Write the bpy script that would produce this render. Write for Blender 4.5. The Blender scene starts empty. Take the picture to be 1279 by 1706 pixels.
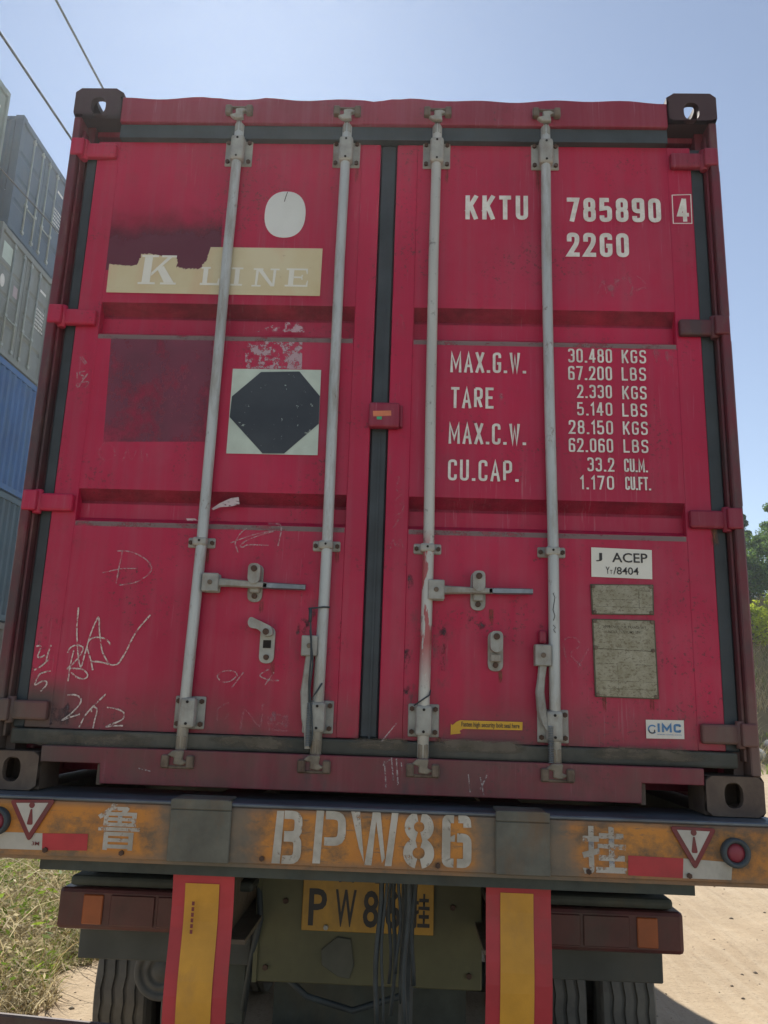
import bpy, bmesh, math, random
import numpy as np
from mathutils import Vector, Matrix
R=math.radians
scene=bpy.context.scene
COL=scene.collection
# ---------------- camera ----------------
cd=bpy.data.cameras.new('camera'); cam=bpy.data.objects.new('camera',cd); COL.objects.link(cam); scene.camera=cam
cd.sensor_fit='VERTICAL'; cd.sensor_height=36; cd.lens=1358.08/1706*36; cd.clip_end=3000; cd.clip_start=0.05
cr=Vector((0.999123,0.026157,0.032682)); cu=Vector((-0.025835,-0.229006,0.973082)); cf=Vector((-0.032937,0.973073,0.22813))
cam.matrix_world=Matrix(((cr.x,cu.x,-cf.x,0.11395),(cr.y,cu.y,-cf.y,-2.67383),(cr.z,cu.z,-cf.z,0.30435),(0,0,0,1)))
# ---------------- world, sun, exposure ----------------
SUN_AZ=R(-15); SUN_EL=R(46.5)         # azimuth from +y towards +x
w=bpy.data.worlds.new('World'); scene.world=w; w.use_nodes=True
nt=w.node_tree; nt.nodes.clear()
sky=nt.nodes.new('ShaderNodeTexSky'); sky.sky_type='NISHITA'; sky.sun_disc=False
sky.sun_elevation=SUN_EL; sky.sun_rotation=SUN_AZ; sky.air_density=1.0; sky.dust_density=0.0; sky.ozone_density=1.6; sky.altitude=50
bg=nt.nodes.new('ShaderNodeBackground'); bg.inputs[1].default_value=0.104
ow=nt.nodes.new('ShaderNodeOutputWorld'); hs=nt.nodes.new('ShaderNodeHueSaturation'); hs.inputs['Saturation'].default_value=.75; nt.links.new(sky.outputs[0],hs.inputs['Color']); nt.links.new(hs.outputs[0],bg.inputs[0]); nt.links.new(bg.outputs[0],ow.inputs[0])
sl=bpy.data.lights.new('sun','SUN'); sl.energy=5.0; sl.angle=R(0.53); sl.color=(1,.95,.87)
so=bpy.data.objects.new('sun',sl); COL.objects.link(so)
sd=Vector((math.sin(SUN_AZ)*math.cos(SUN_EL),math.cos(SUN_AZ)*math.cos(SUN_EL),math.sin(SUN_EL)))
so.rotation_euler=sd.to_track_quat('Z','Y').to_euler()
scene.view_settings.view_transform='Standard'; scene.view_settings.look='None'
scene.view_settings.exposure=0.42; scene.view_settings.gamma=1; scene.view_settings.use_curve_mapping=False
scene.render.engine='CYCLES'
scene.cycles.volume_bounces=1; scene.cycles.max_bounces=8; scene.cycles.use_denoising=True
scene.cycles.transparent_max_bounces=16
HAZE=0.0014
# ---------------- measured outlines (metres, x right, z up) ----------------
D={'box4': [(1.0602, 2.1897),(1.1293, 2.1932),(1.1273, 2.0723),(1.059, 2.0712)], 'smear': [(-0.5754, 0.94),(-0.5457, 0.9622),(-0.5103, 0.9792),(-0.4844, 0.9831),(-0.4794, 0.9586),(-0.5081, 0.9493),(-0.5445, 0.9462),(-0.5697, 0.9348)], 'smear2': [(-0.6612, 0.9025),(-0.6299, 0.9034),(-0.6187, 0.8952),(-0.6552, 0.8942)], 'cream': [(-1.0357, 1.8669),(-1.0084, 1.8635),(-0.9797, 1.861),(-0.9549, 1.8606),(-0.9339, 1.8633),(-0.9243, 1.8868),(-0.9188, 1.9102),(-0.8857, 1.9124),(-0.8496, 1.9067),(-0.7855, 1.9032),(-0.7814, 1.8815),(-0.7801, 1.8598),(-0.7671, 1.8562),(-0.7526, 1.8526),(-0.7245, 1.8539),(-0.6997, 1.852),(-0.6887, 1.863),(-0.6771, 1.8756),(-0.6702, 1.8951),(-0.6662, 1.9146),(-0.6632, 1.9302),(-0.6601, 1.9443),(-0.4565, 1.9446),(-0.2398, 1.9452),(-0.2403, 1.8448),(-0.2405, 1.7512),(-0.6387, 1.7505),(-1.0349, 1.7515)], 'K': [(-0.9211, 1.7865),(-0.7808, 1.9064)], 'tL': [(-0.6886, 1.7869),(-0.616, 1.8612)], 'tI': [(-0.5752, 1.7867),(-0.5303, 1.8611)], 'tN': [(-0.4961, 1.7844),(-0.3948, 1.8589)], 'tE': [(-0.3729, 1.7866),(-0.2865, 1.8608)], 'placard': [(-0.5402, 1.4587),(-0.221, 1.4609),(-0.2175, 1.141),(-0.5395, 1.1397)], 'oct': [(-0.4371, 1.4479),(-0.2991, 1.4531),(-0.2206, 1.3609),(-0.2193, 1.2565),(-0.3352, 1.1441),(-0.4112, 1.1423),(-0.5375, 1.2744),(-0.5353, 1.3524)], 'peel1': [(-0.5042, 1.5765),(-0.2954, 1.5808),(-0.2909, 1.4641),(-0.4959, 1.4611)], 'peel2': [(-0.3815, 1.6442),(-0.2902, 1.6475),(-0.29, 1.6067),(-0.4684, 1.6053)], 'patchL': [(-0.9977, 1.5736),(-0.62, 1.5812),(-0.6133, 1.1822),(-0.9815, 1.1733)], 'patchU': [(-1.099, 2.1345),(-0.6285, 2.1415),(-0.6194, 1.8519),(-1.057, 1.8441)], 'disc': [(-0.389, 2.0863),(-0.3117, 2.0875),(-0.3949, 2.1837),(-0.4664, 2.0851),(-0.383, 1.9878)], 'acep': [(0.7256, 0.8394),(0.9281, 0.8354),(0.9257, 0.7363),(0.7239, 0.7391)], 'acJ': [(0.7401, 0.792),(0.7612, 0.8208)], 'acA': [(0.7942, 0.7901),(0.9124, 0.8229)], 'acY': [(0.7718, 0.7499),(0.8814, 0.7745)], 'plate1': [(0.7191, 0.7141),(0.9283, 0.7181),(0.9261, 0.6167),(0.722, 0.6127)], 'plate2': [(0.7216, 0.5988),(0.9274, 0.5992),(0.9308, 0.3449),(0.7255, 0.3462)], 'cimc': [(0.8856, 0.2798),(1.0066, 0.2818),(1.0057, 0.2237),(0.8853, 0.222)], 'imc': [(0.9211, 0.2428),(0.9967, 0.2697)], 'swirl': [(0.9053, 0.2509),(0.9174, 0.2513)], 'yel': [(0.2607, 0.2469),(0.2658, 0.2423),(0.2786, 0.2534),(0.2906, 0.2586),(0.4916, 0.2595),(0.4905, 0.2338),(0.2999, 0.2318),(0.2889, 0.2256),(0.2935, 0.2175),(0.2602, 0.2126)], 'yelt': [(0.2948, 0.2345),(0.4816, 0.2543)], 'bB': [(-0.271, -0.1668),(-0.1884, -0.0195)], 'bP': [(-0.1501, -0.1623),(-0.0553, -0.0147)], 'bW': [(-0.0418, -0.1616),(0.1008, -0.0108)], 'b8': [(0.1209, -0.1588),(0.2047, -0.0139)], 'b6': [(0.2338, -0.1579),(0.3135, -0.0116)], 'lu': [(-0.8032, -0.1483),(-0.6718, -0.0163)], 'gua': [(0.6417, -0.1606),(0.7714, -0.0287)], 'triL': [(-1.0705, -0.0185),(-0.9383, -0.0138),(-1.002, -0.1304)], 'triR': [(0.9015, -0.0223),(1.0308, -0.0242),(0.9672, -0.1353)], 'lampR': [(1.0843, -0.0867),(1.1224, -0.0853)], 'lampL': [(-1.1064, -0.0781),(-1.0624, -0.0765)], 'tapeLw': [(-1.2046, -0.1107),(-0.9646, -0.1087),(-0.9603, -0.1558),(-1.1973, -0.1578)], 'tapeLr': [(-0.9646, -0.1087),(-0.8264, -0.1054),(-0.8245, -0.1524),(-0.9603, -0.1558)], 'tapeRr': [(0.7757, -0.1064),(0.9356, -0.1087),(0.9312, -0.1627),(0.7738, -0.1605)], 'tapeRw': [(0.9356, -0.1087),(1.0773, -0.1148),(1.0708, -0.1623),(0.9312, -0.1627)], 'green': [(0.8273, -0.0798),(0.9072, -0.0487)], 'tapeT': [(-0.9929, -0.1435),(-0.9707, -0.1326)]}
TX=[('KKTU', 0.289, 0.5181, 2.0759, 2.1774, 'big'), ('785890', 0.6679, 1.0106, 2.0727, 2.1737, 'big'), ('4', 1.0749, 1.1148, 2.0792, 2.175, 'big'), ('22GO', 0.6652, 0.8878, 1.9279, 2.0268, 'big'), ('MAX.G.W.', 0.2415, 0.5072, 1.4623, 1.5408, 'm'), ('TARE', 0.2455, 0.392, 1.3271, 1.4062, 'm'), ('MAX.C.W.', 0.239, 0.5054, 1.195, 1.2724, 'm'), ('CU.CAP.', 0.2389, 0.4797, 1.0619, 1.1377, 'm'), ('30.480', 0.6614, 0.8149, 1.5091, 1.5623, 's'), ('KGS', 0.851, 0.936, 1.5101, 1.5609, 's'), ('67.200', 0.6601, 0.8129, 1.4427, 1.4953, 's'), ('LBS', 0.8487, 0.9333, 1.4439, 1.4941, 's'), ('2.330', 0.6905, 0.8107, 1.3751, 1.4249, 's'), ('KGS', 0.8485, 0.9326, 1.3738, 1.4235, 's'), ('5.140', 0.6891, 0.8108, 1.3102, 1.3594, 's'), ('LBS', 0.8463, 0.9321, 1.3089, 1.3581, 's'), ('28.150', 0.6584, 0.8108, 1.2411, 1.292, 's'), ('KGS', 0.8461, 0.9314, 1.2426, 1.2912, 's'), ('62.060', 0.6572, 0.8088, 1.1753, 1.2257, 's'), ('LBS', 0.846, 0.9308, 1.1769, 1.225, 's'), ('33.2', 0.7199, 0.8107, 1.1066, 1.1565, 's'), ('CU.M.', 0.8457, 0.9239, 1.1075, 1.1551, 's'), ('1.170', 0.6937, 0.8087, 1.0419, 1.0912, 's'), ('CU.FT.', 0.8476, 0.9315, 1.0434, 1.0905, 's')]
SC={'dark': [[(-0.1413, 0.6858),(-0.0399, 0.6888),(-0.0259, 0.3239),(-0.1241, 0.3207)], [(0.0131, 0.6195),(0.1577, 0.6238),(0.1665, 0.226),(0.0268, 0.2213)], [(-0.2834, 0.7847),(-0.187, 0.7873),(-0.1683, 0.4159),(-0.2617, 0.413)], [(0.2735, 0.6574),(0.4237, 0.6618),(0.4237, 0.5126),(0.2753, 0.5081)], [(0.1769, 0.6646),(0.2573, 0.667),(0.2623, 0.3047),(0.1843, 0.3021)], [(0.0936, 0.7643),(0.1545, 0.766),(0.1577, 0.6238),(0.0975, 0.622)], [(0.5134, 0.6343),(0.5771, 0.6362),(0.5758, 0.537),(0.5126, 0.535)], [(-0.2007, 0.4638),(-0.1509, 0.4654),(-0.1447, 0.3392),(-0.194, 0.3376)], [(-1.1118, 0.3274),(-0.9311, 0.3332),(-0.9101, 0.1521),(-1.0878, 0.1461)], [(-0.1134, 0.3019),(-0.0232, 0.3049),(-0.0184, 0.1804),(-0.1076, 0.1774)]], 'light': [[(0.2277, 1.2824),(0.329, 1.2848),(0.3297, 1.1851),(0.2292, 1.1827)], [(0.2853, 1.4192),(0.4982, 1.4239),(0.4975, 1.2998),(0.2867, 1.2949)], [(-0.1251, 0.5553),(-0.0649, 0.5571),(-0.0617, 0.478),(-0.1214, 0.4761)], [(0.677, 1.8993),(1.0053, 1.905),(0.9968, 1.7127),(0.6733, 1.7065)], [(0.9072, 1.6169),(1.0779, 1.6204),(1.0686, 1.4364),(0.9002, 1.4327)], [(-0.4284, 0.2916),(-0.192, 0.2993),(-0.1855, 0.1766),(-0.4194, 0.1687)]], 'rust': [[(-0.6103, 0.7964),(-0.569, 0.7975),(-0.5613, 0.7044),(-0.6023, 0.7033)], [(-0.145, 0.8093),(-0.1245, 0.8099),(-0.1213, 0.7376),(-0.1416, 0.737)], [(-0.6423, 0.2008),(-0.6187, 0.2016),(-0.6149, 0.1602),(-0.6385, 0.1594)], [(0.2096, 0.2031),(0.2327, 0.2038),(0.2333, 0.1722),(0.2101, 0.1714)], [(0.6249, 0.1948),(0.644, 0.1954),(0.6432, 0.1548),(0.6242, 0.1541)], [(0.3778, 0.6203),(0.4017, 0.621),(0.4019, 0.5316),(0.3781, 0.5309)], [(-0.3917, 0.6237),(-0.3714, 0.6243),(-0.367, 0.5579),(-0.3872, 0.5573)], [(0.4099, 0.4187),(0.4295, 0.4193),(0.4295, 0.3578),(0.41, 0.3571)], [(-0.342, 0.4222),(-0.3221, 0.4228),(-0.3176, 0.3529),(-0.3375, 0.3523)], [(0.144, 0.1934),(0.1633, 0.194),(0.1639, 0.168),(0.1446, 0.1673)], [(0.7437, 0.3489),(0.7669, 0.3496),(0.7647, 0.274),(0.7416, 0.2733)], [(0.8978, 0.3444),(0.9209, 0.3452),(0.9181, 0.2791),(0.8951, 0.2784)], [(-0.1775, 0.8022),(-0.1611, 0.8026),(-0.1565, 0.7058),(-0.1727, 0.7053)], [(-0.6134, 2.3059),(-0.5902, 2.3062),(-0.579, 2.1552),(-0.6019, 2.1548)], [(0.5488, 2.2955),(0.5715, 2.2958),(0.5696, 2.1214),(0.5472, 2.1211)], [(0.2073, 2.3065),(0.2256, 2.3067),(0.2276, 2.1671),(0.2095, 2.1669)], [(-0.1367, 2.3045),(-0.1183, 2.3047),(-0.1137, 2.1878),(-0.1319, 2.1875)], [(1.1226, 0.9169),(1.1629, 0.918),(1.1566, 0.8147),(1.1167, 0.8136)]], 'mud': [[(-1.1498, 0.1629),(-0.6168, 0.1808),(-0.6109, 0.1154),(-1.1408, 0.0973)], [(-0.1083, 0.1923),(0.1632, 0.2015),(0.1646, 0.1383),(-0.1054, 0.1291)], [(0.1635, 0.1866),(0.5484, 0.1996),(0.5478, 0.146),(0.1647, 0.1328)], [(0.6055, 0.1793),(1.1191, 0.1968),(1.1161, 0.1472),(0.6047, 0.1296)], [(-0.577, 0.1765),(-0.1862, 0.1897),(-0.1832, 0.1338),(-0.5722, 0.1205)]]}
CH={'d': [[(-0.8699, 0.7821),(-0.8757, 0.7235),(-0.88, 0.6635)], [(-0.888, 0.7816),(-0.8578, 0.7824),(-0.8249, 0.7752),(-0.7868, 0.7561),(-0.7666, 0.7346),(-0.7638, 0.7187),(-0.7808, 0.6962),(-0.8146, 0.6754),(-0.8692, 0.6638)], [(-0.9298, 0.7051),(-0.883, 0.7173),(-0.8515, 0.7222),(-0.8114, 0.7225)], [(-0.4996, 0.8204),(-0.4632, 0.8358),(-0.4127, 0.8542),(-0.3513, 0.8664),(-0.3868, 0.8549),(-0.4247, 0.8408),(-0.4521, 0.8256),(-0.4652, 0.8108),(-0.4559, 0.8072),(-0.4358, 0.8156),(-0.3687, 0.8156)], [(-0.4478, 0.8744),(-0.4696, 0.8527),(-0.4808, 0.8287),(-0.4822, 0.813),(-0.4699, 0.7872)], [(-0.3736, 0.8909),(-0.3373, 0.8905),(-0.3285, 0.875),(-0.3316, 0.8407),(-0.3364, 0.8144)], [(-0.4424, 0.3755),(-0.4533, 0.3895),(-0.4829, 0.391),(-0.5043, 0.3807),(-0.5082, 0.3686),(-0.4899, 0.3548),(-0.4656, 0.358),(-0.4471, 0.3729)], [(-0.4237, 0.3881),(-0.4591, 0.3368)], [(-0.341, 0.4003),(-0.3691, 0.3802),(-0.3388, 0.3668),(-0.3045, 0.3656)], [(-0.3233, 0.3912),(-0.3499, 0.3498)], [(-0.447, 0.1453),(-0.4314, 0.162),(-0.4079, 0.1697)], [(-1.1056, 1.4349),(-1.1022, 1.4059)], [(-1.0762, 1.4379),(-1.0944, 1.4328),(-1.0933, 1.4235),(-1.0794, 1.418),(-1.0835, 1.4063)], [(-1.0643, 1.43),(-1.0943, 1.3772)], [(-1.0821, 1.3948),(-1.0581, 1.3953),(-1.0685, 1.372)], [(-1.096, 1.391),(-1.1016, 1.3828),(-1.094, 1.3749),(-1.0884, 1.3831),(-1.096, 1.391)], [(-1.1049, 1.4934),(-1.0794, 1.4646)], [(-1.0939, 1.4936),(-1.0743, 1.4682)]], 'w': [[(-0.9989, 0.585),(-0.996, 0.5149),(-0.988, 0.461),(-0.9803, 0.4229),(-0.9708, 0.3928),(-0.965, 0.3929),(-0.9582, 0.4351),(-0.9462, 0.5009),(-0.9274, 0.5539),(-0.9188, 0.5095),(-0.9084, 0.4635),(-0.8972, 0.4332),(-0.8741, 0.4015)], [(-0.9262, 0.379),(-0.9384, 0.4166),(-0.9529, 0.4506),(-0.9509, 0.4737),(-0.9365, 0.485),(-0.917, 0.4871),(-0.8969, 0.4831),(-0.8819, 0.472),(-0.8769, 0.4625)], [(-0.9354, 0.4079),(-0.9039, 0.4063),(-0.8719, 0.3997),(-0.8581, 0.3982),(-0.8414, 0.4063),(-0.8219, 0.4432),(-0.8033, 0.4898),(-0.7868, 0.5212),(-0.752, 0.567)], [(-0.9975, 0.4415),(-1.0009, 0.4147),(-1.0038, 0.3841),(-1.0043, 0.3406)], [(-1.0169, 0.4333),(-1.0109, 0.4488),(-0.9925, 0.459),(-0.9724, 0.4557),(-0.9666, 0.4463),(-0.9764, 0.4231),(-0.9932, 0.3997),(-1.0137, 0.3819)], [(-1.0137, 0.3819),(-0.9872, 0.3827),(-0.9595, 0.3798),(-0.9432, 0.3671),(-0.943, 0.3558),(-0.9559, 0.3497),(-0.976, 0.3547),(-0.9973, 0.3692)], [(-1.1255, 0.451),(-1.1139, 0.4533),(-1.109, 0.4458),(-1.1165, 0.4187),(-1.1051, 0.416),(-1.0923, 0.4233)], [(-1.0751, 0.4583),(-1.083, 0.4274),(-1.0857, 0.4025)], [(-1.0786, 0.4084),(-1.1013, 0.3867),(-1.123, 0.3728)], [(-1.0673, 0.3719),(-1.0908, 0.3662),(-1.1052, 0.3563),(-1.1137, 0.3258),(-1.091, 0.3378),(-1.076, 0.3364),(-1.0774, 0.3232),(-1.0927, 0.3058)], [(-1.0008, 0.2957),(-0.9809, 0.2982),(-0.9607, 0.2914),(-0.9535, 0.2804),(-0.961, 0.2615),(-0.9848, 0.2348),(-1.0076, 0.2163),(-0.9837, 0.2256),(-0.9522, 0.2366)], [(-0.8737, 0.3035),(-0.9109, 0.2632),(-0.9344, 0.2328),(-0.9499, 0.1947)], [(-0.9145, 0.2445),(-0.9143, 0.2594),(-0.8975, 0.2543),(-0.9015, 0.2154),(-0.904, 0.1933)], [(-0.8651, 0.261),(-0.837, 0.2582),(-0.8129, 0.2497),(-0.806, 0.2388),(-0.8138, 0.222),(-0.8621, 0.2002),(-0.831, 0.2038),(-0.8062, 0.2046)]], 'f': [[(-0.4997, 0.2317),(-0.4979, 0.2693),(-0.4653, 0.2892)], [(-0.4202, 0.2064),(-0.4101, 0.2675),(-0.3581, 0.2177),(-0.3531, 0.2881)], [(-0.3258, 0.2049),(-0.329, 0.2537),(-0.2683, 0.251)], [(-0.3274, 0.2281),(-0.2815, 0.2296)], [(-0.3261, 0.2095),(-0.2657, 0.2069)], [(-0.471, 0.2373),(-0.4628, 0.2563)], [(-0.9794, 1.1644),(-0.9918, 1.1308),(-0.973, 1.1069),(-0.9463, 1.1076),(-0.9329, 1.1322),(-0.9582, 1.1672),(-0.9794, 1.1644)], [(-0.9026, 1.0998),(-0.8913, 1.1443),(-0.8712, 1.1061),(-0.8592, 1.1451)], [(-0.8432, 1.1455),(-0.8334, 1.1016)], [(-0.8207, 1.135),(-0.8121, 1.1021)], [(0.0371, 1.1451),(0.0433, 1.0798)], [(0.0502, 1.0583),(0.0707, 1.0697),(0.0615, 1.0263),(0.0787, 1.0053),(0.0524, 0.9832)], [(0.0531, 0.9619),(0.0879, 0.9735),(0.0805, 0.9414),(0.0539, 0.9344)], [(0.0553, 0.888),(0.0808, 0.9308)], [(0.0473, 0.8146),(0.0566, 0.8461),(0.0696, 0.8215),(0.081, 0.851),(0.0922, 0.8138)], [(0.0437, 1.6348),(0.0598, 1.6827),(0.0767, 1.6237)], [(0.0429, 1.3005),(0.0502, 1.414)], [(0.6392, 0.4511),(0.6267, 0.5189),(0.6604, 0.5356),(0.6796, 0.5107),(0.6495, 0.4805),(0.6839, 0.4428)], [(0.6721, 0.4386),(0.7088, 0.5019)], [(0.7724, 1.7799),(0.7912, 1.8284),(0.805, 1.7805)], [(0.9161, 1.8548),(0.9473, 1.8192),(0.9138, 1.7945),(0.9533, 1.8073)], [(0.8057, 1.8046),(0.8501, 1.8343)]], 'sill': [[(0.0507, 0.1269),(0.0589, 0.0481)], [(0.073, 0.1386),(0.0807, 0.0704)], [(0.0882, 0.1355),(0.0961, 0.0566)], [(0.0455, 0.1141),(0.0694, 0.133)], [(0.1036, 0.1251),(0.1081, 0.0982)], [(0.0412, 0.1867),(0.0851, 0.2433)], [(0.3146, 0.0964),(0.3206, 0.0431)], [(0.352, 0.0888),(0.3635, 0.0358)], [(0.3744, 0.0985),(0.3522, 0.0531)], [(-0.7267, 0.0783),(-0.6875, 0.0706)]]}
# ---------------- helpers ----------------
rnd=random.Random(7)
def tag(o,label=None,cat=None,group=None,kind=None):
    if label: o['label']=label
    if cat: o['category']=cat
    if group: o['group']=group
    if kind: o['kind']=kind
    return o
def empty(name,loc=(0,0,0),rz=0,**k):
    o=bpy.data.objects.new(name,None); COL.objects.link(o); o.location=loc; o.rotation_euler=(0,0,rz)
    return tag(o,**k)
class MB:
    def __init__(s): s.bm=bmesh.new()
    def face(s,pts):
        vs=[s.bm.verts.new(p) for p in pts]
        try: return s.bm.faces.new(vs)
        except ValueError: return None
    def box(s,x0,x1,y0,y1,z0,z1,bev=0,seg=1,rot=None):
        b=bmesh.new(); bmesh.ops.create_cube(b,size=1)
        bmesh.ops.scale(b,vec=(x1-x0,y1-y0,z1-z0),verts=b.verts)
        if bev: bmesh.ops.bevel(b,geom=list(b.edges),offset=bev,segments=seg,affect='EDGES',profile=.5,clamp_overlap=True)
        c=Vector(((x0+x1)/2,(y0+y1)/2,(z0+z1)/2))
        if rot is not None: bmesh.ops.rotate(b,cent=(0,0,0),matrix=rot,verts=b.verts)
        bmesh.ops.translate(b,vec=c,verts=b.verts); s.merge(b); return s
    def merge(s,b):
        me=bpy.data.meshes.new('t'); b.to_mesh(me); b.free(); s.bm.from_mesh(me); bpy.data.meshes.remove(me)
    def prism(s,pts,y0,y1,bev=0):
        """pts (x,z) outline, from y0 (front) to y1 (back)"""
        b=bmesh.new(); vs=[b.verts.new((x,y0,z)) for x,z in pts]; f=b.faces.new(vs)
        r=bmesh.ops.extrude_face_region(b,geom=[f]); ev=[v for v in r['geom'] if isinstance(v,bmesh.types.BMVert)]
        bmesh.ops.translate(b,vec=(0,y1-y0,0),verts=ev)
        bmesh.ops.recalc_face_normals(b,faces=b.faces)
        if bev: bmesh.ops.bevel(b,geom=[e for e in b.edges],offset=bev,segments=1,affect='EDGES',clamp_overlap=True)
        s.merge(b); return s
    def sheet(s,pts,y):
        vs=[s.bm.verts.new((x,y,z)) for x,z in pts]; f=s.bm.faces.new(vs)
        f.normal_update()
        if f.normal.y>0: f.normal_flip()
        return s
    def tube(s,path,r,n=10,cap=True,rs=None):
        P=[Vector(p) for p in path]; rings=[]
        for i,p in enumerate(P):
            t=(P[min(i+1,len(P)-1)]-P[max(i-1,0)]).normalized()
            a=Vector((0,1,0)) if abs(t.y)<.9 else Vector((1,0,0))
            u=t.cross(a).normalized(); v=t.cross(u)
            rr=rs[i] if rs else r
            rings.append([s.bm.verts.new(p+(u*math.cos(k*2*math.pi/n)+v*math.sin(k*2*math.pi/n))*rr) for k in range(n)])
        for a,b in zip(rings,rings[1:]):
            for k in range(n):
                f=s.bm.faces.new((a[k],a[(k+1)%n],b[(k+1)%n],b[k])); f.smooth=True
        if cap: s.bm.faces.new(rings[0][::-1]); s.bm.faces.new(rings[-1])
        return s
    def lathe(s,c,axis,prof,n=28):
        c=Vector(c); ax={'x':Vector((1,0,0)),'y':Vector((0,1,0)),'z':Vector((0,0,1))}[axis]
        u={'x':Vector((0,1,0)),'y':Vector((0,0,1)),'z':Vector((1,0,0))}[axis]; v=ax.cross(u); rings=[]
        for o,r in prof: rings.append([s.bm.verts.new(c+ax*o+(u*math.cos(2*math.pi*k/n)+v*math.sin(2*math.pi*k/n))*r) for k in range(n)])
        for a,b in zip(rings,rings[1:]):
            for k in range(n): f=s.bm.faces.new((a[k],a[(k+1)%n],b[(k+1)%n],b[k])); f.smooth=True
        bmesh.ops.recalc_face_normals(s.bm,faces=s.bm.faces); return s
    def cyl(s,c,r,d,axis='y',n=20,bev=0):
        c=Vector(c); ax={'x':Vector((1,0,0)),'y':Vector((0,1,0)),'z':Vector((0,0,1))}[axis]
        if bev: return s.tube([c-ax*d/2,c-ax*(d/2-bev),c+ax*(d/2-bev),c+ax*d/2],r,n,True,[r-bev,r,r,r-bev])
        return s.tube([c-ax*d/2,c+ax*d/2],r,n)
    def ribbon(s,pts,wd,y,closed=False,jit=0):
        P=[Vector((x,z)) for x,z in pts]; n=len(P); L=[];Rr=[]
        for i in range(n):
            if closed: a=P[i-1];b=P[(i+1)%n]
            else: a=P[max(i-1,0)];b=P[min(i+1,n-1)]
            d1=(P[i]-a); d2=(b-P[i])
            if d1.length<1e-7: d1=d2
            if d2.length<1e-7: d2=d1
            if d1.length<1e-7: d1=d2=Vector((1,0))
            d1.normalize(); d2.normalize(); t=(d1+d2)
            t=t.normalized() if t.length>1e-3 else d1
            nn=Vector((-t.y,t.x)); c=max(.45,abs(nn.dot(Vector((-d1.y,d1.x)))))
            ww=wd/2*(1+rnd.uniform(-jit,jit))/c
            L.append(P[i]+nn*ww); Rr.append(P[i]-nn*ww)
        yy=lambda i: y
        vl=[s.bm.verts.new((q.x,y,q.y)) for q in L]; vr=[s.bm.verts.new((q.x,y,q.y)) for q in Rr]
        for i in range(n if closed else n-1):
            j=(i+1)%n
            try:
                f=s.bm.faces.new((vl[i],vl[j],vr[j],vr[i])); f.normal_update()
                if f.normal.y>0: f.normal_flip()
            except ValueError: pass
        return s
    def build(s,name,mat,parent=None,bevel=0,smooth=False,**k):
        me=bpy.data.meshes.new(name); s.bm.to_mesh(me); s.bm.free()
        if mat: me.materials.append(mat)
        if smooth:
            me.polygons.foreach_set('use_smooth',[True]*len(me.polygons))
            try: me.set_sharp_from_angle(angle=R(35))
            except Exception: pass
        o=bpy.data.objects.new(name,me); COL.objects.link(o)
        if parent: o.parent=parent
        if bevel:
            m=o.modifiers.new('b','BEVEL'); m.width=bevel; m.segments=2; m.limit_method='ANGLE'
        return tag(o,**k)
def copy_tree(o,parent=None):
    c=o.copy(); COL.objects.link(c); c.parent=parent
    for ch in list(o.children): copy_tree(ch,c)
    return c
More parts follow.
